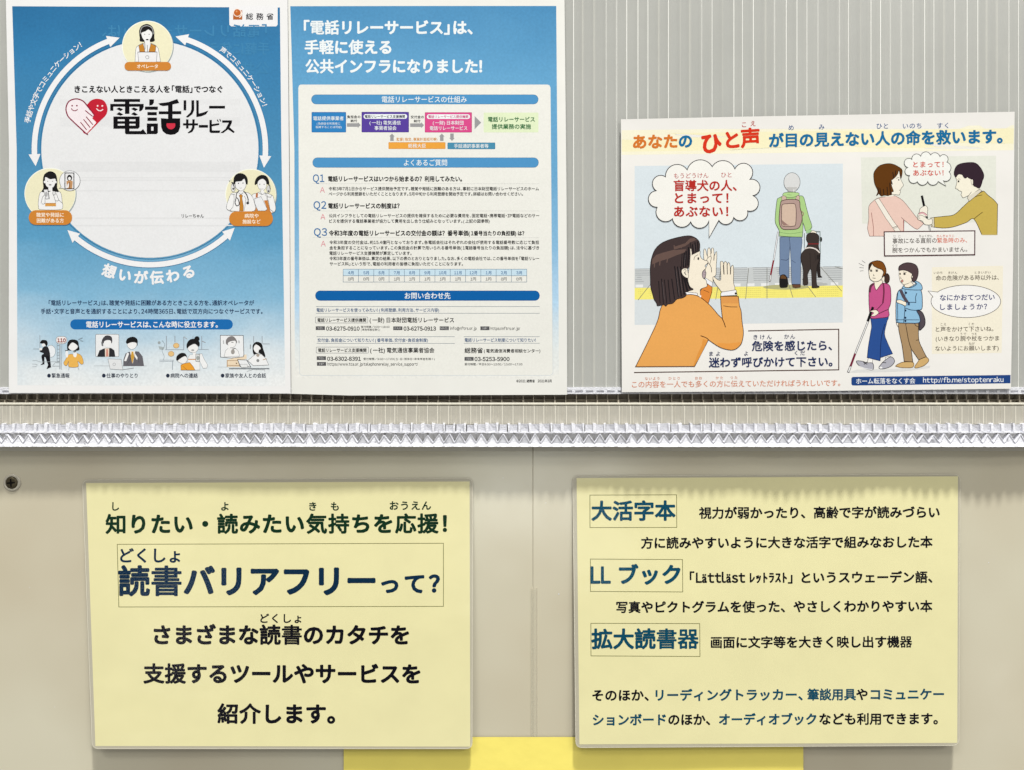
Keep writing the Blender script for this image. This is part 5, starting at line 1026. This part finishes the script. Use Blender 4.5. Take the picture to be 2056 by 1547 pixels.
p.shape([(345, 340), (430, 325), (440, 372), (370, 455), (345, 400)], SK, OL, 6)
p.shape([(300, 385), (342, 365), (345, 400), (368, 452), (400, 415), (440, 370), (500, 372), (540, 412), (550, 520), (545, 620), (520, 690), (520, 778), (400, 800), (302, 800), (285, 720), (276, 560), (280, 430)], MG, (90, 34, 62), 8)
p.line([(335, 375), (300, 410), (287, 480)], 22, (92, 52, 66), smooth=True); p.line([(455, 360), (462, 480), (450, 610)], 20, (110, 44, 70), smooth=True); p.line([(455, 600), (440, 625), (370, 700)], 8, (70, 28, 50), smooth=True); p.line([(400, 745), (460, 715), (522, 690)], 8, (70, 28, 50), smooth=True)
p.line([(268, 835), (106, 1240)], 24, (60, 60, 62)); p.line([(268, 835), (106, 1240)], 12, (228, 228, 228)); p.line([(106, 1240), (48, 1398)], 26, (110, 34, 56)); p.line([(48, 1395), (18, 1475)], 28, (60, 58, 60)); p.line([(46, 1402), (22, 1468)], 16, (228, 228, 228)); p.line([(328, 662), (300, 730), (262, 840)], 32, (20, 20, 22))
p.shape([(290, 715), (330, 700), (370, 700), (398, 735), (345, 775), (305, 768), (335, 735)], SK, OL, 6)
p.fill(ell(500, 305, 34, 60), (62, 44, 38)); p.line(ell(500, 305, 34, 60), 6, OL, closed=True); p.fill([(440, 300), (468, 290), (466, 340), (446, 345)], SK)
p.shape([(278, 140), (275, 230), (290, 310), (340, 345), (400, 338), (440, 300), (465, 240), (450, 150), (330, 110)], SK, OL, 6)
p.shape([(280, 200), (278, 130), (330, 95), (400, 87), (455, 115), (488, 190), (482, 250), (440, 290), (458, 235), (440, 200), (390, 180), (335, 150), (318, 125), (292, 170)], (118, 70, 26), (34, 24, 20), 8); p.fill([(280, 195), (280, 130), (318, 108), (300, 150)], (40, 34, 32))
p.fill(ell(304, 212, 15, 11), OL); p.fill(ell(374, 212, 16, 11), OL); p.line([(290, 195), (318, 190)], 4, OL); p.line([(358, 194), (392, 190)], 4, OL); p.line([(330, 255), (342, 270), (328, 275)], 5, OL); p.line([(322, 300), (358, 305)], 7, OL)
p.build()
p = Part(pg, 'printed_figure', 14); p.frame(1700, 510, 6.19); CT = (136, 180, 210); CO = (34, 52, 76)
p.shape([(612, 1390), (660, 1360), (720, 1345), (825, 1350), (820, 1410), (700, 1416), (620, 1402)], (198, 164, 108), (90, 66, 36), 7); p.shape([(845, 1405), (880, 1350), (920, 1300), (990, 1285), (1020, 1330), (960, 1390), (870, 1420)], (198, 164, 108), (90, 66, 36), 7)
p.shape([(640, 858), (640, 858), (895, 858), (895, 858), (895, 1060), (940, 1180), (990, 1278), (990, 1278), (895, 1318), (895, 1318), (800, 1180), (800, 1180), (822, 1345), (822, 1345), (715, 1338), (715, 1338), (690, 1150), (650, 960)], (162, 134, 98), (52, 40, 30), 8); p.line([(738, 900), (770, 1080), (805, 1190)], 8, (52, 40, 30), smooth=True); p.line([(735, 865), (735, 895)], 8, (52, 40, 30)); p.line([(862, 1075), (900, 1070)], 7, (52, 40, 30)); p.line([(840, 865), (860, 895), (895, 912)], 7, (52, 40, 30))
p.shape([(860, 708), (930, 720), (970, 800), (972, 880), (940, 925), (900, 942), (890, 780)], (78, 70, 78), (26, 24, 28), 9); p.line([(905, 780), (910, 920)], 6, (40, 36, 42))
p.shape([(612, 800), (640, 850), (640, 905), (620, 870)], SK, OL, 6)
p.shape([(640, 468), (700, 430), (760, 440), (850, 425), (925, 460), (940, 600), (930, 690), (870, 705), (905, 780), (900, 856), (760, 862), (640, 856), (615, 830), (612, 650), (618, 560)], CT, CO, 9)
p.shape([(690, 425), (730, 390), (800, 400), (860, 370), (830, 340), (880, 345), (925, 380), (940, 430), (915, 450), (760, 445)], CT, CO, 8); p.line([(730, 420), (800, 420), (870, 380), (850, 355)], 8, CO, smooth=True)
p.line([(612, 820), (900, 822)], 7, CO); p.line([(640, 470), (632, 560), (635, 850)], 7, CO, smooth=True); p.line([(725, 450), (722, 700), (708, 856)], 8, CO, smooth=True); p.line([(670, 450), (705, 530), (755, 605)], 38, (78, 70, 80))
p.line([(745, 602), (860, 604), (855, 540), (872, 490)], 8, CO); p.line([(730, 675), (800, 698), (870, 703)], 8, CO, smooth=True)
for y in (485, 705, 795, 835): p.fill(ell(738 if y < 500 else 730, y, 12, 14), CO)
p.fill(rc(755, 605, 785, 640), (48, 70, 100)); p.shape([(620, 582), (660, 572), (710, 590), (740, 605), (732, 648), (690, 630), (630, 608)], SK, OL, 6)
p.shape([(655, 200), (650, 260), (665, 340), (708, 386), (760, 370), (800, 345), (835, 390), (770, 420), (720, 415), (715, 385), (820, 330), (815, 250), (760, 200), (700, 185)], SK, OL, 6, False); p.fill([(655, 200), (650, 260), (665, 340), (708, 384), (780, 360), (825, 320), (815, 250), (760, 200)], SK)
p.shape([(650, 205), (655, 155), (715, 118), (790, 113), (865, 145), (890, 220), (872, 310), (830, 348), (805, 300), (815, 255), (800, 240), (750, 212), (700, 202)], (76, 60, 64), (34, 28, 32), 8)
p.fill(ell(664, 250, 9, 13), OL); p.fill(ell(718, 250, 15, 13), OL); p.line([(700, 225), (745, 235)], 5, OL); p.line([(672, 285), (670, 305), (682, 308)], 5, OL); p.fill(ell(690, 338, 13, 16), (196, 130, 120)); p.line(ell(690, 338, 13, 16), 4, OL, closed=True); p.build()
# --- note at the lower right
p = Part(pg, 'note_panel', 4); p.fill([(1871, 537), (2014, 534), (2011, 709), (1871, 711)], (229, 223, 205)); p.build()
p = Part(pg, 'speech_bubble', 8); p.frame(1860, 520, 7.733)
p.shape([(178, 518), (25, 500), (103, 592)]+[(613+540*math.cos(t), 662+252*math.sin(t)) for t in [math.radians(194-k*(360-22)/60) for k in range(61)]], (230, 229, 227), (54, 46, 46), 8, False); p.build()
TN = (84, 74, 62)
for t, x0, x1, y in (('いのち', 1875, 1892.3, 548), ('きけん', 1904, 1922, 548), ('ときいがい', 1957, 1989, 547.4), ('こえ', 1888.5, 1900, 651.6), ('くだ', 1944.7, 1956.3, 651), ('うで', 1928, 1940, 671), ('つえ', 1950.5, 1961.5, 671), ('ねが', 1945, 1957, 690.2)): U('reading_aid', t, x0, x1, y, 6, TN, 0)
for t, x0, x1, y in (('命の危険がある時以外は、', 1879, 2005.5, 558), ('と声をかけて下さいね。', 1878.8, 1994.5, 661), ('(いきなり腕や杖をつかま', 1878.8, 2006, 680), ('ないようにお願いします)', 1878, 2005, 699.5)): U('note_text', t, x0, x1, y, 11.2, TN, .006)
U('bubble_text', 'なにかおてつだい', 1887.4, 1997, 597.4, 13.6, (36, 44, 104), .016, 14); U('bubble_text', 'しましょうか？', 1888, 1981.6, 616.2, 13.6, (36, 44, 104), .016, 14)
